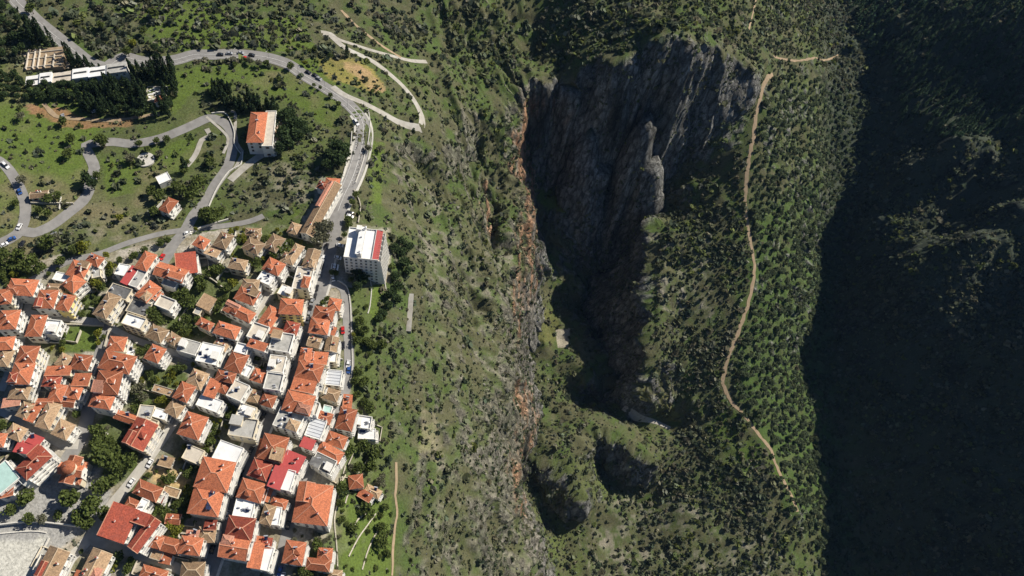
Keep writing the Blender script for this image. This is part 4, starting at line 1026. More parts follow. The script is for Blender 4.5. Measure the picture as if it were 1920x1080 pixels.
def hemi(m, c, r, mt, n=16, k=5, sq=1.0):
    V = []; F = []
    for j in range(k):
        b = math.pi/2*j/k
        for i in range(n): a = 2*math.pi*i/n; V.append((c[0]+r*math.cos(b)*math.cos(a), c[1]+r*math.cos(b)*math.sin(a), c[2]+r*sq*math.sin(b)))
    V.append((c[0], c[1], c[2]+r*sq))
    for j in range(k-1):
        for i in range(n): F.append((j*n+i, j*n+(i+1)%n, (j+1)*n+(i+1)%n, (j+1)*n+i))
    for i in range(n): F.append(((k-1)*n+i, (k-1)*n+(i+1)%n, k*n))
    m.poly(V, F, mt)
def church():
    c, W, L, a, base, h = rect_px([tile_px(T5,*p) for p in ((545,75),(745,85),(640,315),(470,265))], 8)
    t = empty('church', (c.x, c.y, base), a, 'orange-roofed domed church standing at the plaza corner', 'church')
    hw, hl = W/2, L/2
    m = MB(); m.box(-hw*.55,hw*.55,-hl,hl,-2,h-.1,'wall_white'); m.box(-hw,-hw*.55,-hl*.4,hl*.4,-2,h-.1,'wall_white'); m.box(hw*.55,hw,-hl*.4,hl*.4,-2,h-.1,'wall_white')
    for sx in (-1,1):
        for sy in (-1,1): x0,x1 = sorted((sx*hw*.55, sx*hw*.92)); y0,y1 = sorted((sy*hl*.4, sy*hl*.88)); m.box(x0,x1,y0,y1,-2,h*.66,'wall_cream')
    child('wall', m.mesh('wall'), t)
    child('roof', roof_mesh(W*1.1/2, L, 'g', 'tile_orange', 'ridge_tile', 'wall_white', .5), t, (0,0,h)); child('roof', roof_mesh(W, L*.4, 'g', 'tile_orange', 'ridge_tile', 'wall_white', .55), t, (0,0,h+.02))
    for sx in (-1,1):
        for sy in (-1,1):
            child('side_roof', roof_mesh(hw*.37, hl*.48, 'h', 'tile_orange', 'ridge_tile', 'wall_white', .4, .3), t, (sx*hw*.735, sy*hl*.64, h*.66+.02))
    m = MB(); m.cyl((0,0,h), 2.9, 3.4, 16, 'wall_cream'); d = child('drum', m.mesh('drum'), t)
    m = MB(); hemi(m, (0,0,h+3.4), 3.2, 'tile_orange', 20, 7, .8); m.box(-.06,.06,-.06,.06,h+5.9,h+7.0,'metal_grey'); m.box(-.35,.35,-.05,.05,h+6.4,h+6.55,'metal_grey'); child('dome', m.mesh('dome', True), t)
    for f in range(2):
        for y_ in (-.7,-.1,.6):
            child('window', WIN[0], t, (hw*.55+.004 if abs(y_)>.4 else hw+.004, y_*hl, h*.7-1.2-f*3 if abs(y_)<.4 else h-1.9), -math.pi/2)
church()
def museum():
    c, W, L, a, base, h = rect_px([(48,135),(236,128),(238,144),(52,150)], 5)
    t = empty('museum', (c.x, c.y, base), a, 'long low white flat-roofed museum half hidden by trees', 'museum')
    hw, hl = W/2, L/2; m = MB(); m.box(-hw,hw,-hl,hl,-3,h-.5,'wall_white'); child('wall', m.mesh('wall'), t)
    x = -hw; k = 0
    for w_ in (.14,.12,.2,.16,.18,.2):
        x1 = x + W*w_; hh = h + (.0,.9,-.3,.6,.1,.8)[k]; m = MB(); m.box(x,x1-.05,-hl-.4,hl+.4,h-.5,hh,('white_roof','white_roof','beige_roof','white_roof','white_roof','grey_roof')[k]); m.box(x+1,x1-1,-.3,.5,hh,hh+.5,'glass')
        child('roof', m.mesh('roof'), t); x = x1; k += 1
    n = int(W/4)
    for i in range(n):
        for s_, rz in ((1,0),(-1,math.pi)): child('window', WIN[0], t, (-hw+W/n*(i+.5), s_*(hl+.004), h-2.4), rz)
museum()
def ruin_court():
    c, W, L, a, base, h = rect_px([(60,98),(118,92),(128,130),(44,135)], .4)
    t = empty('ruin_court', (c.x, c.y, max(gz(c.x+i*W*.48*math.cos(a)-j*L*.48*math.sin(a), c.y+i*W*.48*math.sin(a)+j*L*.48*math.cos(a)) for i in (-1,0,1) for j in (-1,0,1))+.05), a, 'pinkish paved forecourt with low walls above the museum', 'forecourt')
    hw, hl = W/2, L/2; m = MB(); m.box(-hw,hw,-hl,hl,-3,.15,'track'); child('paving', m.mesh('paving'), t)
    for x_ in (-.9,-.55,-.3,.05,.5): m = MB(); m.box(x_*hw-.25,x_*hw+.25,-hl,hl*(.9 if x_<0 else .3),.15,1.3,'beige_roof'); child('low_wall', m.mesh('low_wall'), t)
    for y_ in (-.8,0,.6): m = MB(); m.box(-hw,hw*.9,y_*hl-.2,y_*hl+.2,.15,.9,'stonewall'); child('low_wall', m.mesh('low_wall'), t)
ruin_court()
def ruin_field():
    r = random.Random(5); m = MB(); p = at_z(293, 178, .2); 
    t = empty('ruin', (p.x, p.y, p.z-.3), 0, 'square of pale stone ruins with rubble among dark cypresses', 'ruin')
    for i in range(170):
        x_, y_ = r.uniform(-5.5,5.5), r.uniform(-5,6); s_ = r.uniform(.25,.8); m.box(x_-s_,x_+s_,y_-s_*.7,y_+s_*.7,-.6,r.uniform(.2,.9),r.choice(('wall_cream','white_roof','beige_roof')))
    child('rubble', m.mesh('rubble'), t); m = MB()
    for (x0,x1,y0,y1) in ((-6,6,-6,-5.5),(-6,6,6,6.5),(-6.2,-5.7,-5.5,6),(5.7,6.2,-5.5,6)): m.box(x0,x1,y0,y1,-.6,1.3,'stonewall')
    child('foundation', m.mesh('foundation'), t)
ruin_field()

# ------------------------------------------------------------------ walls and low structures
def wl_px(pl): return world_line(pl, 2.5)
WG = [
 ([(633,529),(650,540),(657,570),(659,620),(661,690),(656,722)], 1.0, 'pale parapet wall along the outer bend of the hairpin street', 'kerb'),
 ([(690,205),(694,230),(692,262),(686,290),(676,320),(667,345)], .8, 'pale parapet on the gorge side of the curving main road', 'kerb'),
 ([(660,250),(658,280),(650,310),(640,345),(630,380)], .8, 'pale parapet on the town side of the curving main road', 'kerb'),
 ([(664,360),(676,385),(672,420)], 1.2, 'short stone wall beside the parking spaces above the hotel', 'stonewall'),
 ([(398,216),(420,212),(432,228),(440,250),(441,275),(452,290)], 1.0, 'pale wall around the turning loop of the park road', 'kerb'),
 ([(456,288),(452,310),(430,325),(408,358),(392,388)], .9, 'pale stone wall on the right edge of the park road', 'kerb'),
 ([(62,385),(100,386),(141,386)], 1.5, 'straight dark wall across the lower park lawn', 'stonewall'),
 ([(430,415),(380,431),(348,447)], 1.6, 'long pale retaining wall under the village lane', 'kerb'),
 ([(648,875),(640,910),(634,945),(628,975),(632,1030),(634,1090)], .9, 'curving boundary wall beside the large orange-roofed block', 'stonewall'),
 ([(702,840),(690,862),(672,890),(655,920),(648,945)], .8, 'crooked garden wall running down to the terraces', 'stonewall'),
 ([(705,965),(690,985),(672,1010),(655,1045)], .7, 'upper dry-stone terrace wall in the green field', 'stonewall'),
 ([(715,985),(698,1015),(688,1040),(680,1070)], .7, 'lower dry-stone terrace wall in the green field', 'stonewall'),
 ([(688,965),(672,975),(662,990)], .6, 'short dry-stone terrace wall at the top of the green field', 'stonewall'),
 ([(70,1050),(85,1030),(95,1010)], 1.0, 'low wall between the plaza and the tan-roofed hall', 'kerb'),
 ([(-60,992),(0,986),(60,980),(110,984),(172,992)], 2.6, 'tall curved retaining wall across the lower plaza', 'kerb'),
 ([(0,1003),(60,996),(90,1000)], .6, 'low kerb wall crossing the plaza', 'kerb'),
 ([(196,655),(206,620)], 1.4, 'wall at the right edge of the green field', 'stonewall'), ([(108,611),(150,610),(196,613)], 1.2, 'wall at the top edge of the green field', 'stonewall'),
 ([(424,503),(413,522),(408,528)], 2.0, 'thick pale garden wall by the pitched red roof', 'kerb'),
 ([(376,514),(400,528),(424,545)], 1.4, 'grey garden wall dropping right of the red lean-to roof', 'stonewall'),
 ([(695,528),(697,545),(694,575),(690,590)], .5, 'thin pale edging on the hotel lawn', 'kerb'), ([(718,490),(720,520),(727,560)], .8, 'pale wall down the right side of the hotel garden', 'kerb'),
 ([(205,815),(200,835),(193,855)], 1.6, 'pale wall end-on below the walled garden', 'kerb'), ([(300,640),(345,662),(395,690)], 1.2, 'long wall beside the short cross lane', 'stonewall'),
 ([(312,965),(322,940),(330,920)], 1.0, 'pale wall between the yards near the tan yard', 'kerb'), ([(330,905),(345,880),(352,862)], 1.0, 'pale wall beside the sandy building plot', 'kerb'),
 ([(312,800),(300,830),(282,862)], .9, 'kerb wall beside the long pale lane', 'kerb'),
]
for pl, hh, lab, mt in WG: wall_thing(wl_px(pl), -.25, .25, hh, lab, 'garden_wall', 'wall', mt)
# low yard walls between the houses
ry = random.Random(99); ny = 0
for (cx, cy, r_, W_, L_, a_) in list(FOOT)[:208]:
    if ry.random() < .25: continue
    sx, sy = ry.choice((-1,1)), ry.choice((-1,1)); d1, d2 = ry.uniform(3,7), ry.uniform(4,10)
    loc = [(sx*(W_/2+.3), sy*L_/2*.9), (sx*(W_/2+d1), sy*L_/2*.9), (sx*(W_/2+d1), sy*(L_/2*.9-d2))]
    wp = [(cx+x_*math.cos(a_)-y_*math.sin(a_), cy+x_*math.sin(a_)+y_*math.cos(a_)) for x_, y_ in loc]
    samp = [(wp[i][0]*(1-t)+wp[i+1][0]*t, wp[i][1]*(1-t)+wp[i+1][1]*t) for i in (0,1) for t in (0,.25,.5,.75)] + [wp[2]]
    good = []
    for q_ in samp:
        if on_road(q_[0], q_[1], .4) or (good and inside_house(q_[0], q_[1], .1)) : break
        good.append(q_)
    if len(good) < 4: continue
    u_, v_ = proj(good[2][0], good[2][1], gz(*good[2]))
    o = wall_thing(good, -.14, .14, ry.uniform(1.0,1.9), '', 'yard_wall', 'wall', ry.choice(('stonewall','kerb','wall_cream','beige_roof'))); enlist(o, 'low yard wall', float(u_), float(v_)); ny += 1
# rail of the slope: concrete ramp beside the hotel garden
V_, F_ = solid_strip(wl_px([(771,559),(770,575),(768,600),(766,625)]), -1.4, 1.4, 1.6, -3); cx = sum(v[0] for v in V_)/len(V_); cy = sum(v[1] for v in V_)/len(V_); cz = min(v[2] for v in V_)
o = link('concrete_ramp', pmesh('concrete_ramp', [(x-cx,y-cy,z-cz) for x,y,z in V_], F_, 'concrete')); o.location = (cx,cy,cz); o['label'] = 'long grey concrete slab lying down the slope right of the hotel trees'; o['category'] = 'slab'
p = at_z(273, 300, .1); m = MB(); m.cyl((0,0,-1.5), 5.2, 1.8, 28, 'concrete'); m.cyl((0,0,.3), 5.3, .25, 28, 'kerb', 5.2); o = link('round_terrace', m.mesh('round_terrace')); o.location = p; o['label'] = 'round grey concrete terrace in the lower park'; o['category'] = 'terrace'

# ------------------------------------------------------------------ cars
def car_meshes(paint):
    m = MB()
    prof = [(-2.1,.35),(-2.1,.85),(-1.95,.98),(-1.0,1.02),(1.25,1.0),(2.05,.8),(2.12,.6),(2.12,.35)]
    n = len(prof); V = [(y*1.0, p_[0], p_[1]) for y in (-.85,.85) for p_ in prof]
    m.poly(V, [tuple(range(n)), tuple(range(2*n-1, n-1, -1))] + [(i, n+i, n+(i+1)%n, (i+1)%n) for i in range(n)], paint)
    body = m.mesh('body'); m = MB()
    m.poly([(-.8,-1.7,1.0),(.8,-1.7,1.0),(.8,1.1,1.0),(-.8,1.1,1.0),(-.62,-1.2,1.46),(.62,-1.2,1.46),(.62,.35,1.46),(-.62,.35,1.46)],[(0,1,5,4),(1,2,6,5),(2,3,7,6),(3,0,4,7)],'glass'); cab = m.mesh('windows')
    m = MB(); m.box(-.64,.64,-1.22,.37,1.46,1.5,paint); roof = m.mesh('roof')
    m = MB(); V = []
    for x_ in (-.1,.1):
        for k in range(12): V.append((x_, .32*math.cos(k*math.pi/6), .32*math.sin(k*math.pi/6)))
    m.poly(V, [tuple(range(12)), tuple(range(23,11,-1))]+[(k,12+k,12+(k+1)%12,(k+1)%12) for k in range(12)], 'rubber'); wh = m.mesh('wheel')
    m = MB(); m.box(-.18,.18,-.03,.03,-.08,.08,'white_roof'); hl = m.mesh('headlight')
    return body, cab, roof, wh, hl
CARM = {c_: car_meshes('car_'+c_) for c_ in ('white','black','grey','red','blue')}
DSC = {'white':'white car','black':'black car','grey':'grey car','red':'red car','blue':'blue car'}
def near_road_dir(u, v):
    b = street_of(u, v); P1 = hit(u, v); q = hit(u + b[5]*.02*8/max(1,math.hypot(b[5],b[6])*.02*8)*4, v + b[6]*.02*8/max(1,math.hypot(b[5],b[6])*.02*8)*4)
    d = hit(u + b[5]/math.hypot(b[5],b[6])*5, v + b[6]/math.hypot(b[5],b[6])*5) - P1
    return math.atan2(d.y, d.x) - math.pi/2
def car(u, v, col, cross=0, van=False):
    p = at_z(u, v, .7)
    if p is None: return
    a = near_road_dir(u, v) + (math.pi/2 if cross else 0) + rnd.uniform(-.06,.06)
    g = gz(p.x, p.y) + .12; e = .9
    gx1 = (gz(p.x+e*math.cos(a+1.571), p.y+e*math.sin(a+1.571)) - gz(p.x-e*math.cos(a+1.571), p.y-e*math.sin(a+1.571)))/(2*e)
    t = empty('parked_car', (p.x, p.y, g), a, None, 'car', 'cars on the streets'); t.rotation_euler = (math.atan(gx1), 0, a)
    b, cb, rf, wh, hl = CARM[col]; k = 1.45 if van else 1
    child('body', b, t, sc=(1.1,k*.95,1.05)); child('windows', cb, t, sc=(1.1,k*.95,1.2 if van else 1.05)); child('roof', rf, t, (0,0,.21 if van else .05), sc=(1.1,k*.95,1))
    for sx in (-.86,.86):
        for sy in (-1.3*k,1.3*k): child('wheel', wh, t, (sx, sy, .32))
    for sx in (-.6,.6): child('headlight', hl, t, (sx, 2.04*k, .72))
    enlist(t, ('white van' if van and col == 'white' else DSC[col]), u, v)
CARS = """656 399 black 1|656 405 white 1|637 460 white 1|633 483 white 1|628 498 white 1|627 503 white 1|624 521 white 1|613 462 black|606 484 white|603 500 black|599 514 grey|594 540 black|590 556 black|585 566 grey|582 579 black|579 590 grey|577 600 white|642 578 white|643 619 red|643 647 black|653 682 white|654 693 blue|668 229 white 0 v|413 102 black|451 99 grey|461 109 red|472 103 black|430 100 grey|578 135 black|591 141 black|598 147 grey|10 309 white 0 v|37 359 blue|36 425 white|22 448 blue|8 459 white|42 457 black|352 437 white|304 482 red|281 869 white|525 1070 blue|530 1082 white|205 842 grey|408 985 grey|452 888 black|470 845 black|507 757 grey|398 1030 black|545 690 grey|559 655 black|300 816 black|345 776 grey|246 905 white|118 218 grey|505 745 white|493 780 black|484 812 grey|440 925 black|425 965 white|178 208 white|100 440 grey|627 800 white|590 855 grey|540 985 black"""
for s_ in CARS.split('|'):
    a_ = s_.split(); car(float(a_[0]), float(a_[1]), a_[2], len(a_) > 3 and a_[3] == '1', len(a_) > 4)

# ------------------------------------------------------------------ people walking in two files down the main road
def person_mesh(seed, ph):
    me = bpy.data.meshes.new('person'); s_ = ph*.16
    J = [(0,0,.92),(0,0,1.15),(0,.02,1.40),(0,.02,1.50),(0,.03,1.66),(.19,0,1.40),(.25,s_,1.14),(.24,s_*1.6+.08,.90),(-.19,0,1.40),(-.25,-s_,1.14),(-.24,-s_*1.6+.08,.90),(.1,0,.88),(.11,-s_*1.2,.48),(.11,-s_*2.2-.04,.08),(.11,-s_*2.2+.12,.04),(-.1,0,.88),(-.11,s_*1.2,.48),(-.11,s_*2.2-.04,.08),(-.11,s_*2.2+.12,.04)]
    E = [(0,1),(1,2),(2,3),(3,4),(2,5),(5,6),(6,7),(2,8),(8,9),(9,10),(0,11),(11,12),(12,13),(13,14),(0,15),(15,16),(16,17),(17,18)]
    R = [.15,.14,.16,.06,.11,.07,.05,.035,.07,.05,.035,.10,.075,.05,.045,.10,.075,.05,.045]
    me.from_pydata(J, E, []); o = bpy.data.objects.new('person', me); SC.collection.objects.link(o)
    md = o.modifiers.new('skin', 'SKIN'); ss = o.modifiers.new('sub', 'SUBSURF'); ss.levels = 1
    for i, sv in enumerate(me.skin_vertices[0].data): sv.radius = (R[i]*1.1, R[i]*.8 if i in (0,1,2) else R[i]); sv.use_root = (i == 0)
    dg = bpy.context.evaluated_depsgraph_get(); out = bpy.data.meshes.new_from_object(o.evaluated_get(dg)); bpy.data.objects.remove(o)
    out.materials.clear()
    for c_ in ((('cloth_dark'),'car_grey','skin'),('cloth_dark','wall_blue','skin'),('car_black','shutter','skin'))[seed % 3]: out.materials.append(MATS[c_])
    for p_ in out.polygons: z = p_.center.z; p_.material_index = 2 if (z > 1.5 or (abs(p_.center.x) > .2 and z < .98 and z > .8)) else (1 if z > .93 else 0)
    out.name = 'person'; return out
PM = [person_mesh(k, (1,-1,.6)[k]) for k in range(3)]
def hair_mesh():
    m = MB(); hemi(m, (0,0,0), .125, 'bark', 10, 4, 1.0); return m.mesh('hair', True)
HAIR = hair_mesh()
PP = [(674,215),(678,222),(685,229),(684,238),(686,250),(672.5,240),(673,248),(673.5,257),(672.5,261),(671.5,266),(670.5,270),(670.5,275),(669,279),(685.5,255),(683,257),(684,263),(682,270),(681,279),(680,284),(678,288),(677.5,292),(675.5,298),(676,305),(674,311),(672,318),(671,325),(669,331),(667,338),(665,344)]
def enl_line():
    for i, (u, v) in enumerate(PP):
        p = at_z(u, v, .4)
        a = near_road_dir(u, v); t = empty('person', (p.x, p.y, gz(p.x, p.y)+.15), a+rnd.uniform(-.3,.3), None, 'person', 'people walking in file along the curving main road')
        k = i % 3; child('body', PM[k], t); child('hair', HAIR, t, (0,.03,1.66))
        enlist(t, 'person in dark trousers walking', u, v)
enl_line()
def lamp_mesh():
    m = MB(); m.cyl((0,0,0), .09, 7.5, 8, 'metal_grey', .06); m.beam((0,0,7.4),(1.8,0,7.8),.1,.05,'metal_grey'); return m.mesh('pole')
LM = lamp_mesh(); m = MB(); m.box(1.4,2.1,-.14,.14,7.7,7.85,'slab'); LH = m.mesh('lamp_head')
for (u, v) in [(652,200),(684,212),(690,250),(676,300),(662,350),(120,88),(90,62),(560,140),(610,168),(505,112),(440,110),(618,430),(605,470),(590,530)]:
    p = hit(u, v)
    if p: t = empty('street_lamp', (p.x, p.y, p.z), rnd.uniform(0,6), None, 'street lamp', 'street lamps along the main road'); child('pole', LM, t); child('lamp_head', LH, t); enlist(t, 'grey street lamp', u, v)
# ------------------------------------------------------------------ foliage
def rot_rand(n, R):
    q = R.normal(size=(n,4)); q /= np.linalg.norm(q, axis=1)[:,None]; w,x,y,z = q.T
    return np.stack([np.stack([1-2*(y*y+z*z),2*(x*y-z*w),2*(x*z+y*w)],1),np.stack([2*(x*y+z*w),1-2*(x*x+z*z),2*(y*z-x*w)],1),np.stack([2*(x*z-y*w),2*(y*z+x*w),1-2*(x*x+y*y)],1)],1)
def leaves(P, size, R):
    n = len(P); M = rot_rand(n, R); s = size*R.uniform(.6,1.3,n)
    q = np.array([(-1,-.7,0),(1,-.8,.15),(.9,.8,-.1),(-.8,.9,.1)])*.5
    V = P[:,None,:] + np.einsum('nij,kj->nki', M, q)*s[:,None,None]
    return V.reshape(-1,3), np.arange(n*4).reshape(n,4)
def crown_pts(n, R, rx, rz, lumps, lr, cz=0, shape='round'):
    C = R.normal(size=(lumps,3)); C /= np.linalg.norm(C,axis=1)[:,None]; C *= R.uniform(.35,1,lumps)[:,None]; 
    C[:,2] = np.abs(C[:,2])*1.1-.25
    rad = lr*R.uniform(.7,1.3,lumps); k = R.integers(0,lumps,n)
    D_ = R.normal(size=(n,3)); D_ /= np.linalg.norm(D_,axis=1)[:,None]; D_ *= (R.uniform(.5,1,n)**.5)[:,None]
    P = C[k]*(1-lr) + D_*rad[k][:,None]
    if shape == 'cypress':
        t = R.uniform(0,1,n); a = R.uniform(0,2*math.pi,n); r_ = np.sin(np.pi*np.clip(t*.86+.13,0,1))**.8*(1+.25*np.sin(a*3+t*9)); r_ *= R.uniform(.6,1,n)
        P = np.column_stack([np.cos(a)*r_, np.sin(a)*r_, t*2-1]); k = (t*6).astype(int)
    if shape == 'cone':
        t = R.uniform(0,1,n)**1.4; a = R.uniform(0,2*math.pi,n); r_ = (1-t)*(.75+.3*np.sin(a*5+np.floor(t*7)*2.1))*R.uniform(.45,1,n)+.04
        P = np.column_stack([np.cos(a)*r_, np.sin(a)*r_, t*2-1]); k = (t*7).astype(int)
    tone = R.uniform(.8,1.22,lumps+8)[k]
    P = P*np.array([rx,rx,rz]); P[:,2] += cz
    return P, tone
def crown_mesh(name, n, rx, rz, lumps, lr, size, col, seed, shape='round'):
    R = np.random.default_rng(seed); P, tone = crown_pts(n, R, rx, rz, lumps, lr, 0, shape); V, F = leaves(P, size, R)
    j = tone*R.uniform(.82,1.2,len(P)); C = np.array(col)[None,:]*np.repeat(j,4)[:,None]
    return npmesh(name, V, F, False, np.clip(C,0,1), 'foliage')
def trunk_mesh(h, r, seed, br=4):
    m = MB(); rr = random.Random(seed); m.cyl((0,0,-.6), r, h+.6, 7, 'bark', r*.55)
    for k in range(br):
        a = k*6.28/br+rr.random(); m.beam((0,0,h*.6), (math.cos(a)*h*.45, math.sin(a)*h*.45, h*1.15), r*.7, r*.35, 'bark')
    return m.mesh('trunk')
SP = {  # kind: (crown variants, trunk, unit crown radius, crown centre height, category)
 'broad': ([crown_mesh('crown', 520, 3.2, 2.6, 12, .42, .62, (.105,.135,.035), 10+k) for k in range(5)], trunk_mesh(2.8,.22,1), 3.2, 3.6, 'tree'),
 'light': ([crown_mesh('crown', 420, 2.6, 2.2, 10, .42, .58, (.20,.21,.03), 30+k) for k in range(3)], trunk_mesh(2.2,.18,2), 2.6, 3.0, 'tree'),
 'grey': ([crown_mesh('crown', 420, 3.0, 2.5, 14, .38, .5, (.16,.16,.10), 40+k) for k in range(3)], trunk_mesh(2.6,.18,3), 3.0, 3.4, 'tree'),
 'dark': ([crown_mesh('crown', 620, 3.6, 3.2, 14, .40, .62, (.055,.085,.032), 50+k) for k in range(5)], trunk_mesh(3.4,.28,4), 3.6, 4.6, 'pine tree'),
 'cypress': ([crown_mesh('crown', 420, 1.15, 5.2, 1, .5, .55, (.038,.062,.026), 60+k, 'cypress') for k in range(4)], trunk_mesh(1.2,.16,5,0), 1.15, 5.8, 'cypress'),
 'olive': ([crown_mesh('crown', 320, 2.8, 2.0, 11, .42, .72, (.12,.15,.08), 80+k) for k in range(6)], trunk_mesh(1.6,.26,6), 2.7, 2.5, 'olive tree'),
 'pine': ([crown_mesh('crown', 260, 2.3, 4.0, 1, .5, .75, (.07,.115,.06), 90+k, 'cone') for k in range(4)], trunk_mesh(1.8,.18,7,0), 2.3, 4.6, 'pine tree'),
}
NT = [0]
NMS = {'broad':'broadleaf_tree','light':'broadleaf_tree','grey':'broadleaf_tree','dark':'evergreen_tree','cypress':'cypress','olive':'olive_tree','pine':'pine_tree'}
def tree(kind, x, y, r, label=None, group=None, phrase=None, uv=None, hs=1.0):
    cr, tr, r0, cz, cat = SP[kind]; k = r/r0; i = NT[0]; NT[0] += 1
    rr = random.Random(i*7+1); t = empty(NMS[kind], (x, y, gz(x, y)), 0, label, cat, group)
    child('crown', cr[i % len(cr)], t, (0,0,cz*k*hs), rr.uniform(0,6.28), (k*rr.uniform(.9,1.12), k*rr.uniform(.9,1.12), k*hs*rr.uniform(.88,1.12)))
    child('trunk', tr, t, (0,0,0), rr.uniform(0,6.28), (k,k,k*hs))
    if phrase: enlist(t, phrase, *uv)
    return t
PHR = {'broad':'round green tree','light':'yellow-green tree','grey':'grey-green bare-looking tree','dark':'big dark evergreen tree','cypress':'slim dark cypress'}
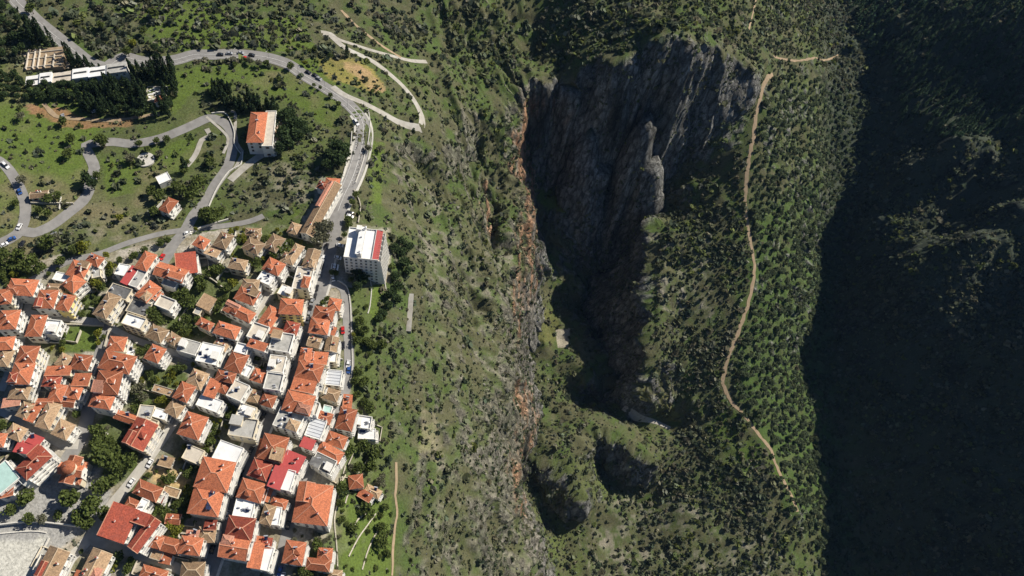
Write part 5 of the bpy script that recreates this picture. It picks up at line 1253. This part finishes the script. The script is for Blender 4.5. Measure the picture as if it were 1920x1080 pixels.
TR = {
'T5': """broad 880 60 85|broad 1000 80 80|broad 1110 130 80|broad 1010 180 70|broad 950 120 80|broad 860 340 60|broad 950 300 60|broad 240 430 62|broad 90 530 48|broad 260 600 45|grey 360 600 42|broad 620 450 80|broad 690 590 60|broad 820 510 80|broad 900 560 55|broad 500 570 38|broad 760 640 48|broad 1000 930 50|light 960 990 40|broad 1110 960 40|broad 1080 1030 45|light 1490 700 48|light 1430 660 38|light 1600 370 45|broad 1560 450 40|broad 1440 260 50|broad 1340 500 45|broad 1400 540 40|broad 1300 550 36|broad 680 870 20|broad 1500 480 40|broad 1460 740 35|light 1530 620 30""",
'T6': """light 50 400 38|broad 40 460 35|broad 60 280 40|broad 110 240 40|broad 90 560 30|broad 1300 120 60|broad 1420 90 60|broad 1500 130 60|broad 1480 240 55|broad 1380 240 45|broad 1240 400 50|broad 1240 520 40|broad 1340 700 40|broad 1060 850 50|broad 1250 640 30|broad 940 1040 40|broad 1000 1060 40|broad 1560 700 45|broad 1590 550 35|broad 1440 560 50|broad 1550 830 55|broad 1600 910 35|grey 1550 350 40|dark 1260 440 40|broad 220 30 40|broad 200 100 35""",
'T3': """broad 30 880 50|grey 1290 560 70|grey 1330 620 50|light 1480 640 45|light 1540 660 35|broad 1380 400 40|broad 1420 450 36|broad 1250 720 45|light 1600 390 30|broad 1640 340 40|broad 1300 200 50|broad 1360 160 35|broad 880 920 60|broad 930 980 60|broad 1000 1030 60|broad 1080 1060 50|broad 870 1040 50|broad 700 770 40|light 720 740 25|broad 100 860 30|light 900 110 30|broad 580 110 35|light 570 170 30|broad 1540 460 30|broad 1190 480 28|light 1150 590 24|broad 1230 330 30|broad 1450 960 25|light 470 150 22""",
'T4': """light 50 200 10|broad 40 130 50|broad 300 980 40|broad 290 1040 36|broad 440 880 40|broad 1640 30 50|broad 1680 110 55|broad 1620 200 45|broad 1730 230 45|broad 1600 560 40|broad 1680 590 50|broad 1620 690 40|broad 1690 760 45|broad 1640 860 35|broad 1740 830 45|light 1580 130 25|broad 20 440 36|broad 150 450 30|light 360 260 12|broad 700 350 30|broad 740 440 24|light 1310 200 14|broad 1730 950 40|broad 1700 560 40""",
'T2': """grey 1270 190 75|grey 1350 150 70|grey 1330 240 60|grey 1240 270 60|broad 330 40 55|broad 260 60 50|broad 210 30 50|light 130 140 22|light 570 230 36|broad 520 260 36|broad 910 340 60|broad 950 300 50|broad 860 390 50|broad 1010 280 40|broad 300 530 50|broad 360 520 44|broad 240 560 40|light 480 650 44|broad 420 700 44|broad 170 620 50|broad 200 680 50|broad 90 600 44|broad 40 780 60|broad 90 820 50|broad 330 880 40|light 270 560 24|broad 690 470 50|broad 400 790 40|broad 340 820 40|broad 150 980 40|broad 1540 60 34|broad 1540 110 30|broad 1500 200 30|broad 1420 550 30|broad 1380 540 28|dark 1640 560 50|dark 1660 620 50|dark 1620 690 44|dark 1720 560 40|broad 1300 820 30|broad 1340 780 26|broad 1560 600 30|light 750 410 26|broad 770 230 34|broad 730 330 20|dark 1600 540 40|broad 1270 860 24|light 680 420 20""",
'T1': """broad 60 320 70|broad 200 330 80|broad 300 370 70|broad 110 400 60|broad 250 420 60|broad 380 420 60|broad 470 200 80|grey 520 170 70|light 770 230 60|broad 690 250 50|broad 560 360 50|light 1020 400 50|broad 1010 450 40|light 910 560 55|broad 940 590 45|light 860 540 40|light 980 290 34|broad 1480 180 40|broad 1540 150 40|broad 1430 850 70|broad 1480 900 60|light 1450 820 40|broad 1690 680 70|broad 1740 740 60|broad 1720 880 50|broad 1650 950 50|light 1700 1010 45|broad 1740 960 40|broad 590 1020 40|light 900 1010 40|broad 950 1040 30|light 1060 910 16|broad 20 300 60|light 130 460 36|broad 30 480 50|broad 430 690 10|broad 1640 640 40|broad 1330 250 40|broad 1230 290 40|broad 1100 330 30""",
'T0': """dark 740 468 9|dark 752 478 10|dark 765 468 9|dark 757 498 10|dark 743 520 9|dark 747 540 9|dark 732 555 10|dark 745 565 9|dark 728 578 9|dark 718 590 8|dark 710 600 8|dark 753 455 8|broad 735 500 6|dark 765 510 8|dark 632 285 14|dark 645 295 12|dark 636 310 14|dark 620 300 13|dark 615 315 10|dark 648 280 9|dark 535 230 13|dark 550 245 14|dark 560 262 12|dark 532 262 13|dark 525 285 11|dark 545 220 11|dark 565 240 10|dark 540 275 12|dark 520 240 9|dark 575 250 9|broad 667 365 7|broad 660 380 7|broad 655 420 6|broad 650 412 5|broad 715 650 11|broad 700 650 8|broad 688 640 8|broad 672 700 9|broad 690 760 9|broad 695 790 9|broad 702 810 8|broad 490 225 6|broad 395 305 9|broad 380 350 14|broad 360 370 14|broad 370 345 12|broad 345 360 11|broad 400 410 14|broad 385 405 12|broad 415 400 9|broad 300 370 12|broad 285 360 10|broad 330 350 9|broad 290 400 10|broad 195 270 13|broad 185 265 10|dark 165 340 11|dark 175 350 10|broad 185 330 9|grey 245 300 10|broad 260 270 7|broad 293 265 7|broad 313 262 7|broad 276 280 6|broad 135 265 10|broad 130 290 10|grey 300 290 8|broad 345 320 7|broad 350 305 6|cypress 348 315 3.4|broad 120 230 9|grey 40 220 9|grey 42 340 10|broad 90 375 10|broad 110 370 9|broad 75 395 8|broad 90 400 8|light 225 410 8|broad 30 380 8|broad 290 30 10|dark 292 92 7|dark 300 96 5|broad 240 100 9|light 250 85 8|broad 190 50 8|broad 270 60 8|broad 60 20 10|broad 440 120 5|broad 510 80 4|broad 540 96 5|broad 560 86 5|broad 590 90 5|cypress 651 103 2.6|broad 522 147 5|grey 468 115 7|grey 485 120 7|broad 500 118 6|broad 545 125 7|broad 588 158 4|broad 600 163 4|broad 620 178 5|broad 635 195 6|light 572 118 5|broad 700 170 5|broad 718 112 4|broad 800 155 4|grey 690 280 8|grey 712 280 7"""}
for tn_, txt in TR.items():
    T = globals()[tn_]
    for s_ in txt.split('|'):
        kd, x_, y_, r_ = s_.split(); u, v = tile_px(T, float(x_), float(y_)); rpx = float(r_)/T[2]
        p = at_z(u, v, 2.5)
        if p is None: continue
        dpt = p.y*cp - (p.z-H)*sp; tree(kd, p.x, p.y, rpx*dpt/FPX*(1.45 if kd == 'dark' or (tn_ == 'T5' and u < 215) else 1.28), None, None, PHR[kd], (u, v))
# woods one can count: cypresses and dark pines of the sanctuary, filled into their outlines
def fill(poly, n, kind, r0, r1, label, group, seed, hs=1.0, mind=1.2, nm=None):
    R_ = random.Random(seed); us = [p[0] for p in poly]; vs = [p[1] for p in poly]; got = []; tries = 0
    while len(got) < n and tries < n*30:
        tries += 1; u, v = R_.uniform(min(us), max(us)), R_.uniform(min(vs), max(vs))
        if not inpoly(np.array([u]), np.array([v]), poly)[0]: continue
        p = hit(u, v)
        if p is None or inside_house(p.x, p.y) or on_road(p.x, p.y, .5) or (279 < u < 311 and 164 < v < 212): continue
        if any((p.x-g[0])**2+(p.y-g[1])**2 < mind**2 for g in got): continue
        got.append((p.x, p.y)); tt = tree(kind, p.x, p.y, R_.uniform(r0, r1), label, group, hs=hs*R_.uniform(.85,1.15))
        if nm: tt.name = nm; tt['category'] = 'bush'
fill([(240,135),(335,135),(332,195),(322,222),(200,222),(150,215),(150,185),(200,165)], 85, 'cypress', .9, 1.5, 'dark cypress in the dense wood around the pale ruins', 'cypresses of the dark wood', 1, 1.0, 1.8)
fill([(150,170),(330,195),(318,222),(170,220)], 26, 'dark', 2.6, 3.8, 'dark pine in the dense wood around the pale ruins', 'pines of the dark wood', 2, 1, 3)
fill([(392,168),(432,165),(434,186),(395,188)], 16, 'cypress', .9, 1.3, 'slim cypress in the small clump on the green slope', 'cypress clump on the slope', 3, .8, 1.6)
fill([(420,195),(470,188),(525,205),(520,216),(425,216)], 34, 'cypress', .9, 1.4, 'slim cypress in the belt above the terracotta-roofed church hall', 'cypress belt', 4, .8, 1.6)
fill([(55,55),(80,60),(105,88),(165,125),(190,135),(150,138),(100,105),(62,85)], 22, 'cypress', 1.0, 1.5, 'tall cypress in the row beside the upper main road', 'cypresses beside the upper road', 5, 1.05, 2.2)
fill([(-20,-10),(14,0),(40,40),(62,60),(60,100),(20,110),(-20,120)], 34, 'dark', 2.4, 4.0, 'dark pine in the wood at the top left corner', 'pines at the top left corner', 6, 1, 3.4)
fill([(-20,125),(40,150),(240,148),(240,160),(150,190),(60,192),(-20,190)], 52, 'dark', 2.4, 3.8, 'dark pine in the wood in front of the long white museum', 'pines in front of the museum', 7, 1, 3.2)
fill([(160,118),(175,112),(215,140),(270,140),(300,130),(330,140),(330,150),(160,150)], 14, 'cypress', 1.0, 1.5, 'cypress beside the road bend above the museum', 'cypresses at the road bend', 8, 1.0, 2.2)
GA = ['below the pitched red roof','left of the long pale lane, mid town','in the yards beside the sandy plot','in the gardens at the right edge of town','above the sunlit pink roof at far left','among the tan roofs at the top of town','in the terraced field at the bottom right','around the lowest houses by the field','on the slope right of the hairpin street','between the long lane and main street','near the yellow-walled house','beside the big plaza trees']
for k_, pl in enumerate([[(330,500),(440,500),(480,560),(430,640),(300,640)],[(230,680),(330,660),(390,700),(300,780),(240,770)],[(270,880),(370,880),(380,980),(280,1000)],[(640,780),(735,790),(730,940),(640,900)],[(0,500),(120,500),(100,520),(-10,545)],[(420,430),(590,430),(560,500),(430,500)],[(640,950),(730,960),(730,1080),(640,1080)],[(545,990),(640,1000),(640,1080),(545,1080)],[(656,560),(725,600),(740,760),(660,760)],[(380,760),(460,700),(440,850),(330,870)],[(150,540),(215,560),(190,600),(140,600)],[(200,760),(250,780),(270,880),(190,880)]]):
    fill(pl, 24, ('broad','light','broad','grey')[k_ % 4], .9, 2.0, 'small leafy garden bush '+GA[k_], 'garden bushes '+GA[k_], 40+k_, .8, 1.6, 'garden_bush')

# ------------------------------------------------------------------ groves and scrub
def blob(n_leaf, seed, size=.75, fl=.8):
    R = np.random.default_rng(seed); P, tone = crown_pts(n_leaf, R, 1, fl, 5, .5, .35*fl); V, F = leaves(P, size, R); return V, F, np.repeat(tone*R.uniform(.85,1.15,n_leaf), 4)
def scatter_mesh(name, pts, rad, cols, temps, hz=None, mt='foliage'):
    Vs = []; Fs = []; Cs = []; off = 0; n = len(pts); ti = RN.integers(0, len(temps), n); ang = RN.uniform(0, 6.28, n)
    for t, (V, F, tn) in enumerate(temps):
        s = np.where(ti == t)[0]
        if not len(s): continue
        c, si = np.cos(ang[s])[:,None], np.sin(ang[s])[:,None]; r = rad[s][:,None]; hh = (hz[s] if hz is not None else 1)
        x = (V[None,:,0]*c - V[None,:,1]*si)*r + pts[s,0][:,None]; y = (V[None,:,0]*si + V[None,:,1]*c)*r + pts[s,1][:,None]
        z = V[None,:,2]*r*(hh[:,None] if hz is not None else 1) + pts[s,2][:,None]
        Vs.append(np.stack([x,y,z],2).reshape(-1,3)); m_ = len(V)
        Fs.append((F[None]+ (np.arange(len(s))*m_)[:,None,None]).reshape(-1,F.shape[1]) + off); off += len(s)*m_
        Cs.append((cols[s][:,None,:]*tn[None,:,None]).reshape(-1,3))
    o = link(name, npmesh(name, np.vstack(Vs), np.vstack(Fs), False, np.clip(np.vstack(Cs),0,1), mt), 'stuff'); return o
def jgrid(sp_, x0, x1, y0, y1, seed):
    R = np.random.default_rng(seed); gx = np.arange(x0,x1,sp_); gy = np.arange(y0,y1,sp_*.9); A,B = np.meshgrid(gx,gy); A[1::2] += sp_/2
    return A.ravel()+R.uniform(-.42,.42,A.size)*sp_, B.ravel()+R.uniform(-.42,.42,A.size)*sp_
def on_terrain(x, y):
    i = np.clip(np.searchsorted(GX, x)-1, 0, NX-2); j = np.clip(np.searchsorted(GY, y)-1, 0, NY-2)
    tx = np.clip((x-GX[i])/(GX[i+1]-GX[i]),0,1)[:,None]; ty = np.clip((y-GY[j])/(GY[j+1]-GY[j]),0,1)[:,None]; k = j*NX+i
    P = V0_[k]*(1-tx)*(1-ty)+V0_[k+1]*tx*(1-ty)+V0_[k+NX]*(1-tx)*ty+V0_[k+NX+1]*tx*ty
    return P, k
V0_ = np.column_stack([XD, YD, ZG])
def vis(u, v): return (u > -60) & (u < 1990) & (v > -70) & (v < 1150)
roadm = rd
OLIVE = [(1436,160),(1480,125),(1630,190),(1640,245),(1590,380),(1565,500),(1560,720),(1580,940),(1680,1100),(1560,1100),(1490,970),(1440,850),(1400,800),(1362,725),(1385,650),(1416,560),(1416,470),(1400,360),(1412,240)]
PINES = [(1560,-80),(2000,-80),(2000,330),(1880,250),(1760,260),(1680,240),(1650,120),(1600,60)]
# olive grove
x_, y_ = jgrid(5.7, 150, 620, 20, 640, 5); P_, k_ = on_terrain(x_, y_); u_, v_ = proj(P_[:,0], P_[:,1], P_[:,2])
m_ = inpoly(u_, v_, OLIVE) & (roadm[k_] > 1.2) & vis(u_, v_) & (RN.uniform(size=len(u_)) < .93)
OP = P_[m_]; ou, ov = u_[m_], v_[m_]; orad = RN.uniform(2.5, 3.6, len(OP)); dd = OP[:,1]*cp - (OP[:,2]-H)*sp
infr = (ou > 0) & (ou < 1920) & (ov > 0) & (ov < 1080) & (ou < 1575)
order = np.argsort(np.where(infr, dd/orad, 1e9)); first = set(order[:300].tolist())
for i in order[:300]: 
    lab = ('large' if orad[i] > 3.15 else 'small') + ' grey-green olive tree in the ' + ('upper' if ov[i] < 420 else 'middle' if ov[i] < 700 else 'lower' if ov[i] < 900 else 'lowest') + ' grove, ' + ('near the earth track' if ou[i] < 1450 + max(0, ov[i]-800)*.35 else 'near the edge of the great shadow')
    tree('olive', OP[i,0], OP[i,1], float(orad[i])*.95, lab, 'olive trees, ' + lab.split(' in ')[1])
rest = np.array([i for i in range(len(OP)) if i not in first])
def tint(n, base, v=.22, hue=.12):
    b = np.array(base)[None,:]*RN.uniform(1-v,1+v,(n,1)); b = b*(1+RN.uniform(-hue,hue,(n,1))*np.array([[1,.2,-.6]])); return b
OT = [blob(60, 500+k, .46, .72) for k in range(8)]
scatter_mesh('olive_grove', OP[rest], orad[rest], tint(len(rest), (.12,.15,.08)), OT)
# pine wood on the far right slopes
x_, y_ = jgrid(6.0, 300, 900, 300, 860, 6); P_, k_ = on_terrain(x_, y_); u_, v_ = proj(P_[:,0], P_[:,1], P_[:,2])
m_ = inpoly(u_, v_, PINES) & vis(u_, v_) & (RN.uniform(size=len(u_)) < .85)
PP_ = P_[m_]; pu, pv = u_[m_], v_[m_]; d_ = PP_[:,1]*cp-(PP_[:,2]-H)*sp; infr = (pu > 1640) & (pu < 1920) & (pv > 30) & (pv < 330)
order = np.argsort(np.where(infr, d_, 1e9)); nP = min(300, int(infr.sum())); first = set(order[:nP].tolist())
for i in order[:nP]: 
    lab = 'dark pointed pine on the ' + ('upper' if pv[i] < 130 else 'middle' if pv[i] < 220 else 'lower') + ' slope at the top right, ' + ('beside the dark hollow' if pu[i] < 1760 else 'towards the right edge')
    tree('pine', PP_[i,0], PP_[i,1], float(RN.uniform(2.0,3.0)), lab, 'pines ' + lab[18:])
rest = np.array([i for i in range(len(PP_)) if i not in first])
def cone_t(seed):
    R = np.random.default_rng(seed); P, tone = crown_pts(50, R, 1, 1.7, 1, .5, 1.8, 'cone'); V, F = leaves(P, .5, R); return V, F, np.repeat(tone, 4)
scatter_mesh('pine_wood', PP_[rest], RN.uniform(2.0,3.0,len(rest)), tint(len(rest), (.07,.115,.06)), [cone_t(600+k) for k in range(5)])
# scrub: every slope, thinner on rock and meadow
x_, y_ = jgrid(3.15, -330, 660, 0, 760, 8); P_, k_ = on_terrain(x_, y_); u_, v_ = proj(P_[:,0], P_[:,1], P_[:,2])
tex = fbm(P_[:,0]/26, P_[:,1]/26, P_[:,2]*0, 3, 900); sl = SL2[k_]; n_pt = len(u_)
prob = np.full(n_pt, .74) + .9*tex
prob = np.where(sl > 1.3, prob*.55, prob)
MEAD = [[(-100,180),(200,180),(330,130),(560,108),(640,200),(640,260),(540,190),(440,150),(330,240),(270,370),(100,430),(-100,460)],[(590,105),(700,120),(730,175),(650,165)],[(690,320),(760,380),(760,420),(690,400)],[(640,930),(735,930),(735,1100),(640,1100)],[(1195,715),(1260,735),(1290,795),(1235,795)],[(965,555),(1070,600),(1065,660),(970,650)]]
for pl in MEAD: prob = np.where(inpoly(u_, v_, pl), prob*.40, prob)
prob = np.where(inpoly(u_, v_, [(1040,618),(1068,618),(1064,655),(1045,655)]), 0, prob)
prob = np.where(inpoly(u_, v_, [(1195,715),(1260,735),(1290,795),(1235,795)]), prob*.2, prob)
prob = np.where(inpoly(u_, v_, OLIVE), prob*.14, prob); prob = np.where(inpoly(u_, v_, PINES), prob*.5, prob)
big = inpoly(u_, v_, [(1220,300),(1400,300),(1400,560),(1350,730),(1440,860),(1500,980),(1620,1100),(1100,1100),(1200,900),(1250,780)]) | (u_ > 1560) | (v_ < 120)
prob = np.where((u_ > 680) & (u_ < 990) & (v_ > 250), prob*.8, prob)
tw_ = inpoly(u_, v_, TOWN) & (P_[:,0] < 60); prob = np.where(tw_, .13, prob)
prob = np.where(inpoly(u_, v_, PLAZA), 0, prob)
prob = np.where(inpoly(u_, v_, [(280,163),(309,163),(309,196),(280,196)]) | inpoly(u_, v_, [(55,94),(122,88),(132,134),(40,138)]), 0, prob)
m_ = (RN.uniform(size=n_pt) < prob) & (roadm[k_] > .9) & vis(u_, v_)
S = P_[m_]; su, sv = u_[m_], v_[m_]; bg = big[m_]; twm = tw_[m_]
ok = np.ones(len(S), bool)
for i in np.where(S[:,0] < 60)[0]:
    if inside_house(S[i,0], S[i,1], .3): ok[i] = False
S = S[ok]; su = su[ok]; sv = sv[ok]; bg = bg[ok]; twm = twm[ok]
srad = np.where(bg, RN.gamma(5, .38, len(S)), RN.gamma(4, .32, len(S))); srad = np.clip(srad, .45, 3.6); srad = np.where(twm, np.clip(srad*.7,.4,1.4), srad)
t2 = fbm(S[:,0]/40, S[:,1]/40, S[:,2]*0, 3, 950)
ca = tint(len(S), (.13,.145,.085)); cb = tint(len(S), (.19,.19,.135)); cc = tint(len(S), (.095,.115,.068)); cd = tint(len(S), (.15,.18,.06))
pick = RN.uniform(size=len(S)) * .97 + .4*t2
sc_ = np.where((pick < .22)[:,None], cb, np.where((pick < .62)[:,None], ca, np.where((pick < .9)[:,None], cc, cd)))
scatter_mesh('scrub', S - np.array([0,0,.15]), srad, sc_, [blob(16, 700+k, .85, .85) for k in range(10)])
# bushes holding on the rock walls
x_, y_ = jgrid(1.7, 0, 620, 40, 470, 21); P_, k_ = on_terrain(x_, y_); u_, v_ = proj(P_[:,0], P_[:,1], P_[:,2]); sl = SL2[k_]; t3 = fbm(P_[:,0]/14, P_[:,1]/14, P_[:,2]/25, 3, 960)
m_ = (sl > 1.25) & (RN.uniform(size=len(u_)) < .16 + .10*np.clip(sl-1.2,0,4) + .5*t3) & vis(u_, v_) & (roadm[k_] > 1) & ~inpoly(u_, v_, TOWN)
W2 = P_[m_]; scatter_mesh('wall_scrub', W2, np.clip(RN.gamma(4,.27,len(W2)),.4,2.4), np.where((RN.uniform(size=len(W2)) < .5)[:,None], tint(len(W2), (.10,.12,.065)), tint(len(W2), (.14,.155,.09))), [blob(12, 720+k, .9, .9) for k in range(6)])
print('scrub', len(srad), len(W2), 'olives', len(OP), 'pines', len(PP_))
# loose rocks on the rough slopes
x_, y_ = jgrid(4.5, -200, 330, 0, 480, 12); P_, k_ = on_terrain(x_, y_); u_, v_ = proj(P_[:,0], P_[:,1], P_[:,2])
rk = np.zeros(len(u_), bool)
for pl in [[(410,300),(560,290),(610,340),(570,390),(480,410),(420,380)],[(130,370),(280,400),(340,440),(260,460),(130,460)],[(700,260),(830,260),(985,400),(985,720),(1000,1090),(760,1090),(720,700),(720,500)],[(760,1090),(1000,1090),(960,760),(830,760)]]: rk |= inpoly(u_, v_, pl)
m_ = rk & (RN.uniform(size=len(u_)) < .3) & (roadm[k_] > 1) & vis(u_, v_); S = P_[m_]
def rock_t(seed):
    R = np.random.default_rng(seed); V = R.normal(size=(14,3)); V /= np.linalg.norm(V,axis=1)[:,None]; V *= R.uniform(.7,1.15,(14,1)); V[:,2] *= .8
    import bmesh; b = bmesh.new(); [b.verts.new(v) for v in V]; bmesh.ops.convex_hull(b, input=b.verts); b.verts.ensure_lookup_table(); b.verts.index_update(); bmesh.ops.triangulate(b, faces=b.faces)
    vs = np.array([v.co[:] for v in b.verts]); fs = np.array([[v.index for v in f.verts] for f in b.faces]); b.free(); return vs, fs, np.ones(len(vs))
scatter_mesh('loose_rocks', S, np.clip(RN.gamma(3,.28,len(S)),.3,2.4), tint(len(S), (.19,.185,.155), .25, .05), [rock_t(800+k) for k in range(6)], None, 'terrain')
# patchwork of yard things is left to the houses; finish the labels
# the air between the camera and the far slopes
bm_ = MB(); MATS['haze'] = bpy.data.materials.new('haze'); bm_.box(-620, 1080, -240, 980, -460, 332, 'haze'); hz_ = link('haze', bm_.mesh('haze'), 'stuff')
nt = MATS['haze'].node_tree if MATS['haze'].use_nodes else None
MATS['haze'].use_nodes = True; nt = MATS['haze'].node_tree; nt.nodes.clear(); mo = nt.nodes.new('ShaderNodeOutputMaterial'); pv = nt.nodes.new('ShaderNodeVolumePrincipled')
pv.inputs['Color'].default_value = (.35,.60,1,1); pv.inputs['Density'].default_value = .00002; pv.inputs['Anisotropy'].default_value = .0; nt.links.new(pv.outputs[0], mo.inputs['Volume'])
write_labels()
